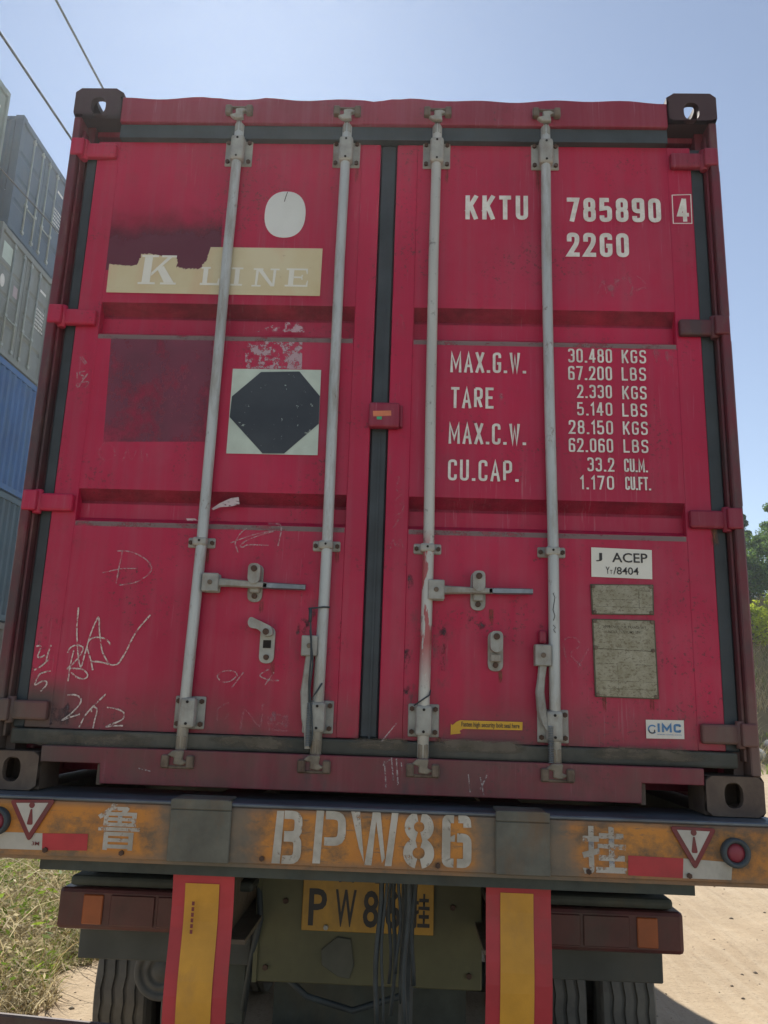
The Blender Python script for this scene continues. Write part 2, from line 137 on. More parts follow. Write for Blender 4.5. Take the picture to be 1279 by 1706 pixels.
# ---------------- node material helper ----------------
class NM:
    def __init__(s,name,rough=.5,metal=0,spec=.5):
        s.m=bpy.data.materials.new(name); s.m.use_nodes=True; s.nt=s.m.node_tree
        s.p=s.nt.nodes['Principled BSDF']; s.out=s.nt.nodes['Material Output']
        s.p.inputs['Roughness'].default_value=rough; s.p.inputs['Metallic'].default_value=metal
        s.p.inputs['Specular IOR Level'].default_value=spec
        g=s.nt.nodes.new('ShaderNodeNewGeometry'); s.pos=g.outputs['Position']
        t=s.nt.nodes.new('ShaderNodeTexCoord'); s.obj=t.outputs['Object']
    def L(s,a,b): s.nt.links.new(a,b)
    def noise(s,scale,detail=4,rough=.6,vec=None,stretch=None,dist=0):
        n=s.nt.nodes.new('ShaderNodeTexNoise'); n.inputs['Scale'].default_value=scale; n.inputs['Detail'].default_value=detail
        n.inputs['Roughness'].default_value=rough; n.inputs['Distortion'].default_value=dist
        v=vec or s.pos
        if stretch:
            m=s.nt.nodes.new('ShaderNodeMapping'); m.inputs['Scale'].default_value=stretch; s.L(v,m.inputs[0]); v=m.outputs[0]
        s.L(v,n.inputs['Vector']); return n.outputs[0]
    def ramp(s,f,a,b,ca=0,cb=1,ease=False):
        n=s.nt.nodes.new('ShaderNodeMapRange'); n.interpolation_type='SMOOTHSTEP' if ease else 'LINEAR'
        n.inputs[1].default_value=a; n.inputs[2].default_value=b; n.inputs[3].default_value=ca; n.inputs[4].default_value=cb
        s.L(f,n.inputs[0]); return n.outputs[0]
    def mix(s,f,a,b,mode='MIX'):
        n=s.nt.nodes.new('ShaderNodeMix'); n.data_type='RGBA'; n.blend_type=mode
        if isinstance(f,(int,float)): n.inputs[0].default_value=f
        else: s.L(f,n.inputs[0])
        for i,c in ((6,a),(7,b)):
            if isinstance(c,tuple): n.inputs[i].default_value=c+(1,) if len(c)==3 else c
            else: s.L(c,n.inputs[i])
        return n.outputs[2]
    def math(s,op,a,b=0):
        n=s.nt.nodes.new('ShaderNodeMath'); n.operation=op; n.use_clamp=(op=='MULTIPLY')
        for i,v in ((0,a),(1,b)):
            if isinstance(v,(int,float)): n.inputs[i].default_value=v
            else: s.L(v,n.inputs[i])
        return n.outputs[0]
    def sep(s,vec=None):
        n=s.nt.nodes.new('ShaderNodeSeparateXYZ'); s.L(vec or s.pos,n.inputs[0]); return n.outputs
    def col(s,c):
        if isinstance(c,tuple): s.p.inputs['Base Color'].default_value=c+(1,)
        else: s.L(c,s.p.inputs['Base Color'])
        return s
    def roughn(s,f): s.L(f,s.p.inputs['Roughness']); return s
    def bump(s,f,strength=.3,dist=.002):
        b=s.nt.nodes.new('ShaderNodeBump'); b.inputs['Strength'].default_value=strength; b.inputs['Distance'].default_value=dist
        s.L(f,b.inputs['Height']); s.L(b.outputs[0],s.p.inputs['Normal']); return s
    def alpha(s,f): s.L(f,s.p.inputs['Alpha']); return s
def simple(name,c,rough=.5,metal=0,var=.25,scale=8,bump=.15,dirt=None,dirt_amt=.4,local=False,bd=.001):
    n=NM(name,rough,metal); v=n.obj if local else n.pos
    f=n.noise(scale,5,.6,v); dark=tuple(x*(1-var) for x in c); lite=tuple(min(1,x*(1+var)) for x in c)
    base=n.mix(n.ramp(f,.3,.7),dark,lite)
    if dirt:
        g=n.noise(scale*.6,6,.7,v,stretch=(1,1,.5)); base=n.mix(n.math('MULTIPLY',n.ramp(g,.5,.72),dirt_amt),base,dirt)
    n.col(base); n.bump(n.noise(scale*14,3,.6,v),bump,bd); return n.m
RUST=(.10,.045,.022); MUD=(.11,.10,.075); DUST=(.32,.31,.27)
def red_paint(name,base=(.44,.009,.056),grime=True,fade=.4):
    n=NM(name,.42,0,.4); o=n.sep()
    big=n.ramp(n.noise(1.6,4,.55),.35,.68)
    c=n.mix(big,tuple(x*.86 for x in base),tuple(min(1,x*1.12) for x in base))
    st=n.ramp(n.noise(3.0,5,.65,stretch=(9,1,.35)),.45,.75)             # vertical weather streaks
    c=n.mix(n.math('MULTIPLY',st,.28*fade/.4),c,(.33,.10,.13))
    sm=n.ramp(n.noise(11,6,.7,stretch=(1,1,.7)),.56,.78)
    c=n.mix(n.math('MULTIPLY',sm,.35),c,(.20,.035,.05))
    pit=n.ramp(n.noise(70,3,.6),.70,.76)
    c=n.mix(n.math('MULTIPLY',pit,.55),c,(.06,.03,.03))
    fm=n.ramp(n.noise(2.3,5,.7,stretch=(1,1,.6)),.50,.68); c=n.mix(n.math('MULTIPLY',fm,.30),c,(.42,.075,.12))
    ch=n.math('MULTIPLY',n.ramp(n.noise(4.5,4,.6),.50,.62),n.ramp(n.noise(85,3,.7),.58,.63)); c=n.mix(n.math('MULTIPLY',ch,.75),c,(.09,.03,.035))
    sc_=n.math('MULTIPLY',n.ramp(n.noise(2.6,4,.6),.48,.62),n.ramp(n.noise(20,4,.6,stretch=(6,1,.25)),.60,.66)); c=n.mix(n.math('MULTIPLY',sc_,.35),c,(.45,.20,.24))
    if grime:
        lo=n.ramp(o[2],.40,.16,0,1,True); gn=n.ramp(n.noise(5,5,.7,stretch=(1,1,.6)),.25,.60)
        c=n.mix(n.math('MULTIPLY',n.math('MULTIPLY',lo,gn),.75),c,(.10,.055,.05))
        lc=n.ramp(o[0],-.82,-1.1,0,1,True); lz=n.ramp(o[2],.38,.28,0,1,True)
        c=n.mix(n.math('MULTIPLY',n.math('MULTIPLY',lc,lz),.9),c,(.075,.065,.055))
        # soil smears beside the lock rods
        ax=n.math('ABSOLUTE',o[0]); near=n.math('MULTIPLY',n.ramp(ax,.07,.12,0,1,True),n.ramp(ax,.30,.2,0,1,True))
        low=n.ramp(o[2],.8,.45,0,1,True); bl=n.ramp(n.noise(14,6,.75,stretch=(1,1,.45)),.52,.66)
        c=n.mix(n.math('MULTIPLY',n.math('MULTIPLY',near,low),n.math('MULTIPLY',bl,.7)),c,(.07,.045,.05))
    n.col(c); n.roughn(n.ramp(n.noise(9,4,.6),.3,.7,.34,.58))
    dn=n.math('ADD',n.noise(3.2,3,.5),n.math('MULTIPLY',n.noise(9,2,.5),.35)); n.bump(dn,.6,.010); return n.m
M={}
M['red']=red_paint('faded_red_paint'); M['red_dark']=red_paint('grimy_red_paint',(.22,.018,.042),True,.5)
M['rail']=red_paint('rail_red_paint',(.25,.018,.045),False,.6)
def post_mat():
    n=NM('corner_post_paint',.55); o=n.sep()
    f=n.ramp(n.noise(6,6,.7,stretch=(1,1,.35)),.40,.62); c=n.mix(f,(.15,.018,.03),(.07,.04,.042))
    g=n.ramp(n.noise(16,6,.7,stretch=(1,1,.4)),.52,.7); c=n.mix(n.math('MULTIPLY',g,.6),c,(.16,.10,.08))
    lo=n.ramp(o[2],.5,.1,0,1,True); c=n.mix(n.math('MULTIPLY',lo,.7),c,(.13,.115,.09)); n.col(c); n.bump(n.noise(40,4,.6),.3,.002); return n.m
M['post']=post_mat()
def cast_mat():
    n=NM('cast_steel_grime',.75); o=n.sep(); f=n.ramp(n.noise(9,6,.7),.35,.65); c=n.mix(f,(.085,.06,.048),(.145,.11,.08))
    up=n.ramp(o[2],.8,1.6); c=n.mix(n.math('MULTIPLY',up,.85),c,(.045,.02,.028)); n.col(c); n.bump(n.noise(60,4,.6),.4,.002); return n.m
M['cast']=cast_mat()
M['rubber']=simple('gasket_rubber',(.038,.052,.060),.6,0,.3,6,.2,(.06,.065,.06),.5)
M['mudrubber']=simple('muddy_gasket',(.062,.066,.056),.85,0,.35,6,.3,(.15,.14,.11),.8)
def rod_mat():
    n=NM('galvanised_rod',.5,.25); o=n.sep()
    f=n.ramp(n.noise(5,5,.6,stretch=(4,4,.6)),.3,.7); c=n.mix(f,(.40,.44,.44),(.53,.57,.56))
    g=n.ramp(n.noise(8,6,.75,stretch=(2,2,.35)),.48,.66); c=n.mix(n.math('MULTIPLY',g,.7),c,(.23,.20,.15)); rr=n.ramp(n.noise(22,5,.75,stretch=(1,1,.5)),.63,.70); c=n.mix(n.math('MULTIPLY',rr,.7),c,(.15,.07,.035))
    d=n.ramp(n.noise(30,4,.7,stretch=(1.5,1.5,.3)),.66,.72); c=n.mix(n.math('MULTIPLY',d,.7),c,(.06,.06,.06))
    lo=n.ramp(o[2],.55,.05,0,1,True); c=n.mix(n.math('MULTIPLY',lo,.5),c,(.30,.27,.20))
    n.col(c); n.bump(n.noise(60,3,.6,stretch=(1,1,.2)),.25,.001); return n.m
M['rod']=rod_mat()
def rod_red():
    n=NM('rod_with_red_overspray',.5,.2); o=n.sep()
    f=n.ramp(n.noise(5,5,.6,stretch=(4,4,.6)),.3,.7); c=n.mix(f,(.42,.44,.41),(.54,.55,.51))
    g=n.ramp(n.noise(13,4,.6,stretch=(2,2,.5)),.49,.52); z=n.math('MULTIPLY',n.ramp(o[2],.88,.80),n.ramp(o[2],.35,.5))
    c=n.mix(n.math('MULTIPLY',n.math('MULTIPLY',g,z),.85),c,(.36,.03,.04))
    d=n.ramp(n.noise(30,4,.7),.6,.68); c=n.mix(n.math('MULTIPLY',d,.6),c,(.10,.09,.08)); n.col(c); return n.m
M['rodred']=rod_red()
M['fitting']=simple('weathered_fitting',(.34,.35,.32),.6,.2,.25,14,.35,(.17,.11,.07),.75)
M['fitting_mud']=simple('muddy_fitting',(.24,.215,.165),.75,.1,.3,25,.35,(.10,.07,.05),.75)
M['fitting_dark']=simple('rusty_fitting',(.17,.135,.10),.7,.3,.4,22,.4,(.06,.03,.02),.7)
M['bare']=simple('bare_steel_handle',(.20,.23,.25),.4,.6,.3,20,.2,(.10,.07,.05),.5)
M['bolt']=simple('rusty_bolt',(.085,.05,.035),.7,.3,.4,60,.3)
M['hole']=simple('hole_shadow_steel',(.015,.013,.012),.9,0,.2,30,0)
M['white']=simple('white_vinyl',(.66,.70,.68),.45,0,.06,5,.05,(.50,.52,.48),.35)
def letter_mat():
    n=NM('white_letter_paint',.5); f=n.ramp(n.noise(26,5,.7),.40,.62); c=n.mix(f,(.62,.61,.56),(.78,.78,.74))
    n.col(c); n.alpha(n.ramp(n.noise(55,5,.75),.26,.30)); return n.m
M['letter']=letter_mat()
def cream_mat():
    n=NM('cream_vinyl',.5); o=n.sep(); f=n.ramp(n.noise(5,4,.6),.35,.65); c=n.mix(f,(.58,.50,.29),(.63,.58,.39))
    s=n.ramp(n.noise(3,3,.5,stretch=(3,1,1)),.5,.7); c=n.mix(n.math('MULTIPLY',s,.5),c,(.60,.40,.24))
    d=n.ramp(n.noise(38,5,.7),.64,.72); c=n.mix(n.math('MULTIPLY',d,.5),c,(.3,.2,.12)); n.col(c); return n.m
M['cream']=cream_mat()
M['cream_letter']=simple('cream_sign_letter',(.74,.75,.68),.5,0,.04,20,0)
def alpha_mat(name,c,lo,hi,scale=30,mx=1,rough=.7,stretch=None,c2=None):
    n=NM(name,rough); f=n.noise(scale,6,.75,stretch=stretch)
    if c2: n.col(n.mix(n.ramp(n.noise(scale*.5,4,.6),.4,.6),c,c2))
    else: n.col(c)
    n.alpha(n.ramp(f,lo,hi,0,mx)); return n.m
M['chalk']=alpha_mat('chalk',(.66,.58,.54),.38,.54,60,.95)
M['chalk_faint']=alpha_mat('faint_chalk',(.56,.40,.42),.36,.60,50,.7)
M['chalk_ghost']=alpha_mat('ghost_chalk',(.50,.32,.36),.46,.6,120,.32)
M['scratch']=alpha_mat('scratch',(.55,.5,.5),.42,.55,140,.6)
M['patch']=alpha_mat('overpaint_patch',(.21,.05,.09),.30,.52,7,.75,.6,(1,1,.7),(.15,.045,.075))
def pu():
    n=NM('overpaint_patch_upper',.6); o=n.sep(); n.col((.125,.022,.045)); a=n.math('ADD',o[2],n.ramp(n.noise(7,5,.7),.3,.7,-.04,.04))
    n.alpha(n.ramp(a,2.12,1.95,0,.92,True)); return n.m
M['patch_up']=pu()
M['peel']=alpha_mat('peeled_sticker',(.50,.38,.43),.47,.54,26,.8,.7)
M['placard']=simple('placard_white',(.50,.60,.53),.5,0,.12,12,.05,(.30,.36,.34),.4)
def oct_mat():
    n=NM('black_cover_film',.5); f=n.ramp(n.noise(6,4,.6),.35,.65); c=n.mix(f,(.022,.03,.04),(.04,.05,.06))
    n.col(c); n.alpha(n.ramp(n.noise(42,5,.7),.665,.655)); n.bump(n.noise(12,4,.6),.3,.003); return n.m
M['oct']=oct_mat()
M['ink']=simple('black_ink',(.03,.03,.03),.6,0,.2,50,0); M['blue']=simple('blue_ink',(.08,.22,.42),.5,0,.2,30,0)
M['yellow']=simple('yellow_sticker',(.62,.36,.02),.5,0,.12,10,.05,(.35,.2,.03),.3)
def plate_mat():
    n=NM('etched_data_plate',.5,.45); f=n.ramp(n.noise(20,6,.75),.4,.62); c=n.mix(f,(.24,.225,.155),(.33,.32,.245))
    g=n.ramp(n.noise(95,4,.75,stretch=(1,1,1.6)),.52,.60); c=n.mix(n.math('MULTIPLY',g,.6),c,(.11,.085,.05))
    n.col(c); n.bump(n.noise(120,3,.6),.25,.001); return n.m
M['plate']=plate_mat(); M['plate_edge']=simple('plate_edge',(.10,.085,.06),.6,.4,.3,40,.2)
M['etch']=alpha_mat('plate_etching',(.06,.05,.035),.40,.50,170,.85)
# ---------------- stroke lettering ----------------
def rp(pts,r,closed=False,n=4):
    """round the corners of a polyline; points given as (x,y) or (x,y,0) for a sharp one"""
    out=[]; N=len(pts)
    for i,p in enumerate(pts):
        q=Vector(p[:2]); 
        if (not closed and i in (0,N-1)) or (len(p)>2 and p[2]==0): out.append(tuple(q)); continue
        a=Vector(pts[i-1][:2])-q; b=Vector(pts[(i+1)%N][:2])-q
        rr=min(r,a.length*.49,b.length*.49); A=q+a.normalized()*rr; B=q+b.normalized()*rr
        for k in range(n+1):
            t=k/n; out.append(tuple(A*(1-t)**2+q*2*t*(1-t)+B*t*t))
    return out
S=0
G={ # width, strokes (points, closed)
'K':(1,[([(0,0),(0,1)],0),([(0,.36),(1,1)],0),([(.36,.60),(1,0)],0)]),
'T':(.95,[([(0,1),(1,1)],0),([(.5,.94),(.5,0)],0)]),'U':(1,[([(0,1),(0,0),(1,0),(1,1)],0)]),
'0':(1,[([(0,0),(0,1),(1,1),(1,0)],1)]),'O':(1,[([(0,0),(0,1),(1,1),(1,0)],1)]),
'8':(1,[([(.04,.53),(.04,1),(.96,1),(.96,.53)],1),([(0,0),(0,.53),(1,.53),(1,0)],1)]),
'7':(1,[([(0,1),(1,1,0),(.35,0)],0)]),'5':(1,[([(.95,1),(.04,1,0),(.0,.56,0),(1,.62),(1,0),(0,0),(0,.22)],0)]),
'9':(1,[([(1,.45),(0,.45),(0,1),(.5,1)],0),([(.5,1),(1,1),(1,0),(0,0),(0,.2)],0)]),'6':(1,[([(1,.8),(1,1),(0,1),(0,0),(.5,0)],0),([(.5,0),(1,0),(1,.56),(0,.56)],0)]),
'4':(1.05,[([(.74,0),(.74,1)],0),([(.62,1),(0,.26,0),(1,.26)],0)]),'2':(1,[([(0,.76),(0,1),(1,1),(1,.6),(0,.0,0),(1,0)],0)]),
'3':(1,[([(0,.82),(0,1),(1,1),(1,.54),(.4,.54)],0),([(.4,.54),(1,.54),(1,0),(0,0),(0,.2)],0)]),
'1':(.35,[([(0,.82),(1,1,0),(1,0)],0)]),'.':(.12,[([(0,0),(1,0)],0)]),
'G':(1,[([(1,.76),(1,1),(0,1),(0,0),(1,0),(1,.46,0),(.5,.46)],0)]),'C':(1,[([(1,.74),(1,1),(0,1),(0,0),(1,0),(1,.26)],0)]),
'M':(1.5,[([(0,0),(0,1,0),(.5,.22,0),(1,1,0),(1,0)],0)]),'A':(1.1,[([(0,0),(.5,1,0),(1,0)],0),([(.2,.3),(.8,.3)],0)]),
'X':(1.05,[([(0,0),(1,1)],0),([(0,1),(1,0)],0)]),'W':(1.35,[([(0,1),(.25,0,0),(.5,.85,0),(.75,0,0),(1,1)],0)]),
'R':(1,[([(0,0),(0,1)],0),([(0,1),(1,1),(1,.48),(0,.48)],0),([(.5,.48),(1,0)],0)]),'E':(.9,[([(1,1),(0,1,0),(0,0,0),(1,0)],0),([(0,.52),(.8,.52)],0)]),
'P':(1,[([(0,0),(0,1)],0),([(0,1),(1,1),(1,.45),(0,.45)],0)]),'L':(.85,[([(0,1),(0,0,0),(1,0)],0)]),
'S':(1,[([(1,.78),(1,1),(0,1),(0,.54),(1,.50),(1,0),(0,0),(0,.22)],0)]),'B':(1,[([(0,0),(0,1)],0),([(0,1),(.92,1),(.92,.52),(0,.52)],0),([(0,.52),(1,.52),(1,0),(0,0)],0)]),
'F':(.9,[([(0,0),(0,1,0),(1,1)],0),([(0,.52),(.8,.52)],0)]),'I':(.1,[([(.5,0),(.5,1)],0)]),
'J':(.9,[([(1,1),(1,0),(0,0),(0,.25)],0)]),'D':(1,[([(0,0),(0,1,0),(1,1),(1,0),(0,0,0)],0)])}
def stroke_text(mb,txt,x0,x1,z0,z1,y,t=.14,wr=.42,gap=.20,rc=.5):
    h=z1-z0; th=t*h; W=sum(G[c][0] for c in txt)*wr+ (len(txt)-1)*gap+ t*len(txt)
    sc=(x1-x0)/W; x=x0; k=0
    for c in txt:
        gw=G[c][0]*wr*sc; 
        for pts,cl in G[c][1]:
            P=[(x+th/2+p[0]*gw,z0+th/2+p[1]*(h-th))+tuple(p[2:]) for p in pts]
            Q=rp(P,rc*gw,bool(cl))
            if not cl and c not in '69358GCS0PRB':      # square stroke ends reach the edge of the letter box
                for e,f in ((0,1),(-1,-2)):
                    v=(Vector(Q[e])-Vector(Q[f])); v=v.normalized()*th*.5; q=Vector(Q[e])+v
                    Q[e]=(min(max(q.x,x),x+gw+th),min(max(q.y,z0),z1))
            mb.ribbon(Q,th,y-k*.00025,bool(cl)); k+=1
        x+=gw+(gap+t)*sc
    return mb
FC=[None]
def font_text(name,txt,x0,x1,z0,z1,y,mat,parent,bold=0,label=None,rot90=False):
    c=bpy.data.curves.new('t','FONT'); c.body=txt; c.offset=bold; c.resolution_u=3
    o=bpy.data.objects.new('t',c); COL.objects.link(o); me=bpy.data.meshes.new_from_object(o.evaluated_get(bpy.context.evaluated_depsgraph_get()))
    bpy.data.objects.remove(o); bpy.data.curves.remove(c)
    n=len(me.vertices); a=np.empty(n*3); me.vertices.foreach_get('co',a); a=a.reshape(-1,3)
    mn=a.min(0);mx=a.max(0)
    if rot90: a=np.stack([-(a[:,1]),a[:,0],a[:,2]],1); mn=a.min(0);mx=a.max(0)
    u=(a[:,0]-mn[0])/(mx[0]-mn[0]); v=(a[:,1]-mn[1])/(mx[1]-mn[1])
    b=np.stack([x0+u*(x1-x0),np.full(n,y),z0+v*(z1-z0)],1); me.vertices.foreach_set('co',b.ravel()); me.update()
    me.name=name; me.materials.clear(); me.materials.append(mat)
    o=bpy.data.objects.new(name,me); COL.objects.link(o); o.parent=parent
    if label: o['label']=label
    return o
# =====================================================================
# RED CONTAINER
# =====================================================================
YD=.055      # door face
W2=1.219; H=2.591; LEN=6.058
ct=empty('shipping_container',label='red twenty foot shipping container with closed rear doors, riding on the orange trailer',cat='shipping container')
def corner_casting(sx,top,parent,mat,x_out=1.226,ylen=.162):
    """hollow block, slots in the rear, outer and top or bottom walls"""
    b=bmesh.new(); w=.178; h=.118; t=.024; y0=0.; y1=ylen
    zb=H-h if top else 0.; xi=x_out-w
    def wall(o,u,v,nn,lu,lv,cu_,cv_,ru,rv,sq=.0):
        """rectangular wall lu x lv from origin o along u,v; slot centre cu_,cv_"""
        N=24; outer=[];inner=[]
        for k in range(N):
            a=2*math.pi*(k+.5)/N; c,s_=math.cos(a),math.sin(a)
            m=1/max(abs(c),abs(s_)); 
            inner.append((cu_+ru*math.copysign(abs(c)**.8,c),cv_+rv*math.copysign(abs(s_)**.8,s_)))
            px,py=c*m,s_*m
            outer.append((cu_+(px*(lu-cu_) if px>0 else px*cu_),cv_+(py*(lv-cv_) if py>0 else py*cv_)))
        V=[]
        for off in (0,t):
            V.append([b.verts.new(o+u*p[0]+v*p[1]+nn*off) for p in outer]); V.append([b.verts.new(o+u*p[0]+v*p[1]+nn*off) for p in inner])
        for k in range(N):
            j=(k+1)%N
            for A,B in ((V[0],V[1]),(V[1],V[3]),(V[3],V[2])): b.faces.new((A[k],A[j],B[j],B[k]))
    X=Vector((1,0,0));Y=Vector((0,1,0));Zv=Vector((0,0,1))
    zc=.062 if not top else h-.078
    wall(Vector((xi,y0,zb)),X,Zv,Y,w,h,w-.094,zc,.029,.038)                       # rear face slot
    wall(Vector((x_out,y0,zb)),Y,Zv,-X,y1,h,.089,zc,.026,.036)                   # outer side slot
    zz=zb+h if top else zb
    wall(Vector((xi,y0,zz)),X,Y,-Zv if top else Zv,w,y1,w-.089,.10,.032,.060)   # top / bottom slot
    # inner and far walls
    def bx(a0,a1,c0,c1,d0,d1):
        q=bmesh.new(); bmesh.ops.create_cube(q,size=1); bmesh.ops.scale(q,vec=(a1-a0,c1-c0,d1-d0),verts=q.verts)
        bmesh.ops.translate(q,vec=((a0+a1)/2,(c0+c1)/2,(d0+d1)/2),verts=q.verts); me=bpy.data.meshes.new('t'); q.to_mesh(me); q.free(); b.from_mesh(me); bpy.data.meshes.remove(me)
    bx(xi,xi+t,y0+t,y1-.001,zb+.001,zb+h-.001); bx(xi+.001,x_out-.001,y1,y1+t*.5,zb+.001,zb+h-.001)
    zo=zb if top else zb+h-t
    bx(xi+.001,x_out-.001,y0+t,y1,zo,zo+t)
    if sx<0: bmesh.ops.scale(b,vec=(-1,1,1),verts=b.verts)
    bmesh.ops.recalc_face_normals(b,faces=b.faces)
    m=MB(); m.merge(b); return m.build('corner_casting',mat,parent)
for sx in (-1,1):
    for top in (0,1): corner_casting(sx,top,ct,M['cast'])
# corner casting shoulders (rounded head of the post at top)
for sx in (-1,1):
    m=MB()
    X=lambda a: sx*a
    def bb(m,a,b,*r,**k): m.box(min(sx*a,sx*b),max(sx*a,sx*b),*r,**k)
    bb(m,1.196,1.226,.012,.16,.118,2.473,bev=.004)           # outer flange
    bb(m,1.165,1.1959,.075,.16,.118,2.473)                    # inner return (deep, shaded)
    m.build('corner_post',M['post'],ct)
    # J bar seen between gasket and flange
    m=MB(); bb(m,1.186,1.1955,.035,.0745,.16,2.43,bev=.003); m.build('post_inner_bar',M['post'],ct)
    # projecting side flange segments between the hinge lugs
    for z0,z1 in ((.32,.885),(.99,1.595),(1.69,2.28)):
        m=MB(); bb(m,1.2262,1.234,.03,.13,z0,z1,bev=.002); m.build('post_wear_strip',M['post'],ct)
# header
m=MB(); n=60; top=[]
for i in range(n+1):
    x=-1.046+2.092*i/n
    z=2.562+.004*math.sin(x*9+1)+.004*math.sin(x*23)+(-.007 if -.72<x<-.5 or -.1<x<.05 else 0)*abs(math.sin(x*14))
    top.append((x,z))
m.prism([(-1.046,2.452)]+top+[(1.046,2.452)],.012,.10); m.build('header_rail',M['rail'],ct,bevel=.004)
m=MB(); m.box(-1.046,1.046,.028,.10,2.395,2.4515); m.build('top_gasket',M['rubber'],ct)
# roof: corrugated sheet and side panels
m=MB(); ys=np.arange(.12,LEN-.1,.045)
for a,b_ in zip(ys,ys[1:]):
    k=int(round(a/.045)); z=[2.548,2.548,2.568,2.568][k%4]; z2=[2.548,2.548,2.568,2.568][(k+1)%4]
    m.face([(-1.19,a,z),(1.19,a,z),(1.19,b_,z2),(-1.19,b_,z2)])
m.box(-1.21,-1.15,.162,LEN-.162,2.50,2.56); m.box(1.15,1.21,.162,LEN-.162,2.50,2.56)
m.box(-1.17,1.17,.1,.14,2.45,2.55)
m.build('roof',M['red_dark'],ct)
def corr(m,x,ya,yb,z0,z1,d,sx,pitch=.28):
    y=ya; 
    while y<yb-.01:
        seg=[(0,0),(.07,0),(.14,1),(.21,1),(.28,0)]
        for (a,p),(b_,q) in zip(seg,seg[1:]):
            y0=min(y+a*pitch/.28,yb); y1=min(y+b_*pitch/.28,yb)
            m.face([(x-sx*d*p,y0,z0),(x-sx*d*p,y0,z1),(x-sx*d*q,y1,z1),(x-sx*d*q,y1,z0)])
        y+=pitch
for sx in (-1,1):
    m=MB(); corr(m,sx*1.215,.16,LEN-.16,.16,2.50,.036,sx); m.build('side_wall',M['red_dark'],ct)
    m=MB(); m.box(min(sx*1.15,sx*1.218),max(sx*1.15,sx*1.218),.175,LEN-.17,.010,.16,bev=.004); m.build('bottom_side_rail',M['rail'],ct)
m=MB(); m.box(-1.2,1.2,LEN-.06,LEN-.02,.03,2.55); m.build('front_wall',M['red_dark'],ct)
m=MB(); m.box(-1.15,1.15,.2,LEN-.1,.14,.17); m.build('floor_underside',M['hole'],ct)
for k in range(18):
    m=MB(); m.box(-1.149,1.149,.45+k*.3,.495+k*.3,.03,.139); m.build('cross_member',M['rail'],ct)
# sill
m=MB(); m.prism([(-.848,.028),(.851,.028),(.853,.088),(1.046,.088),(1.046,.138),(-1.046,.138),(-1.046,.088),(-.853,.088)],.004,.11); m.build('door_sill',M['red_dark'],ct,bevel=.003)
MB().box(-.865,-.848,.02,.10,.022,.087,bev=.002).build('forklift_pocket_edge',M['cast'],ct); MB().box(.851,.868,.02,.10,.022,.087,bev=.002).build('forklift_pocket_edge',M['cast'],ct)
m=MB(); m.box(-1.165,1.165,.030,.115,.1385,.187,bev=.008,seg=2); m.build('bottom_gasket',M['mudrubber'],ct)
for sx in (-1,1):
    m=MB(); m.box(min(sx*1.133,sx*1.177),max(sx*1.133,sx*1.185),.060,.10,.188,2.394,bev=.006); m.build('side_gasket',M['rubber'],ct)
# centre gasket
m=MB(); m.box(-.037,.027,.064,.10,.19,2.40,bev=.008); m.box(-.006,.001,.060,.064,.19,2.40); m.build('centre_gasket',M['rubber'],ct)
# doors: outline swept as a vertical section with two recessed bands
def door(x0,x1,xa,xb):
    """x0..x1 whole leaf, xa..xb panel area with recesses"""
    m=MB()
    def frame(a,b_): m.box(a,b_,YD-.0025,.105,.19,2.394,bev=.0025)
    frame(x0,xa); frame(xb,x1)
    prof=[(YD,.19),(YD,.886),(YD+.032,.904),(YD+.032,.965),(YD,1.002),(YD,1.586),(YD+.032,1.604),(YD+.032,1.672),(YD,1.714),(YD,2.394)]
    for (ya,za),(yb,zb) in zip(prof,prof[1:]):
        m.face([(xa,ya,za),(xb,ya,za),(xb,yb,zb),(xa,yb,zb)])
    m.face([(xa,.104,.19),(xa,.104,2.394),(xb,.104,2.394),(xb,.104,.19)])
    m.face([(xa,YD,2.394),(xb,YD,2.394),(xb,.104,2.394),(xa,.104,2.394)]); m.face([(xa,.104,.19),(xb,.104,.19),(xb,YD,.19),(xa,YD,.19)])
    d=m.build('door',M['red'],ct)
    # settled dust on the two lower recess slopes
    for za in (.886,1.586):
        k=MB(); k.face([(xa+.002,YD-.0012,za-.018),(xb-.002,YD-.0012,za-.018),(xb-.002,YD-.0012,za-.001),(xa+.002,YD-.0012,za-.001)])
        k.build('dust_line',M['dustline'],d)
    for zb_,zt_ in ((.965,1.002),(1.672,1.714)):  # shade painted as a dark strip along the upper recess slopes
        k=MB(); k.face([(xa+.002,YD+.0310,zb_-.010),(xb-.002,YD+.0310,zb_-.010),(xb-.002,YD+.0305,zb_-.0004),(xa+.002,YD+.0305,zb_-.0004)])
        k.face([(xa+.002,YD+.0312,zb_-.0006),(xb-.002,YD+.0312,zb_-.0006),(xb-.002,YD-.0006,zt_-.0008),(xa+.002,YD-.0006,zt_-.0008)]); k.build('recess_shade',M['recess'],d)
    return d
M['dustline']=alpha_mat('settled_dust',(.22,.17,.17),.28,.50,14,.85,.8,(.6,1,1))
M['recess']=alpha_mat('recess_shade_paint',(.10,.012,.024),.25,.60,6,.55,.8,(.6,1,1))  # dark wine tint, painted shade for the recess tops
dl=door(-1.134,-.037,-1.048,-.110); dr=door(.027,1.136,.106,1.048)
tag(dl,label='left door leaf with the torn cream sign and chalk marks'); tag(dr,label='right door leaf with the white weight markings')
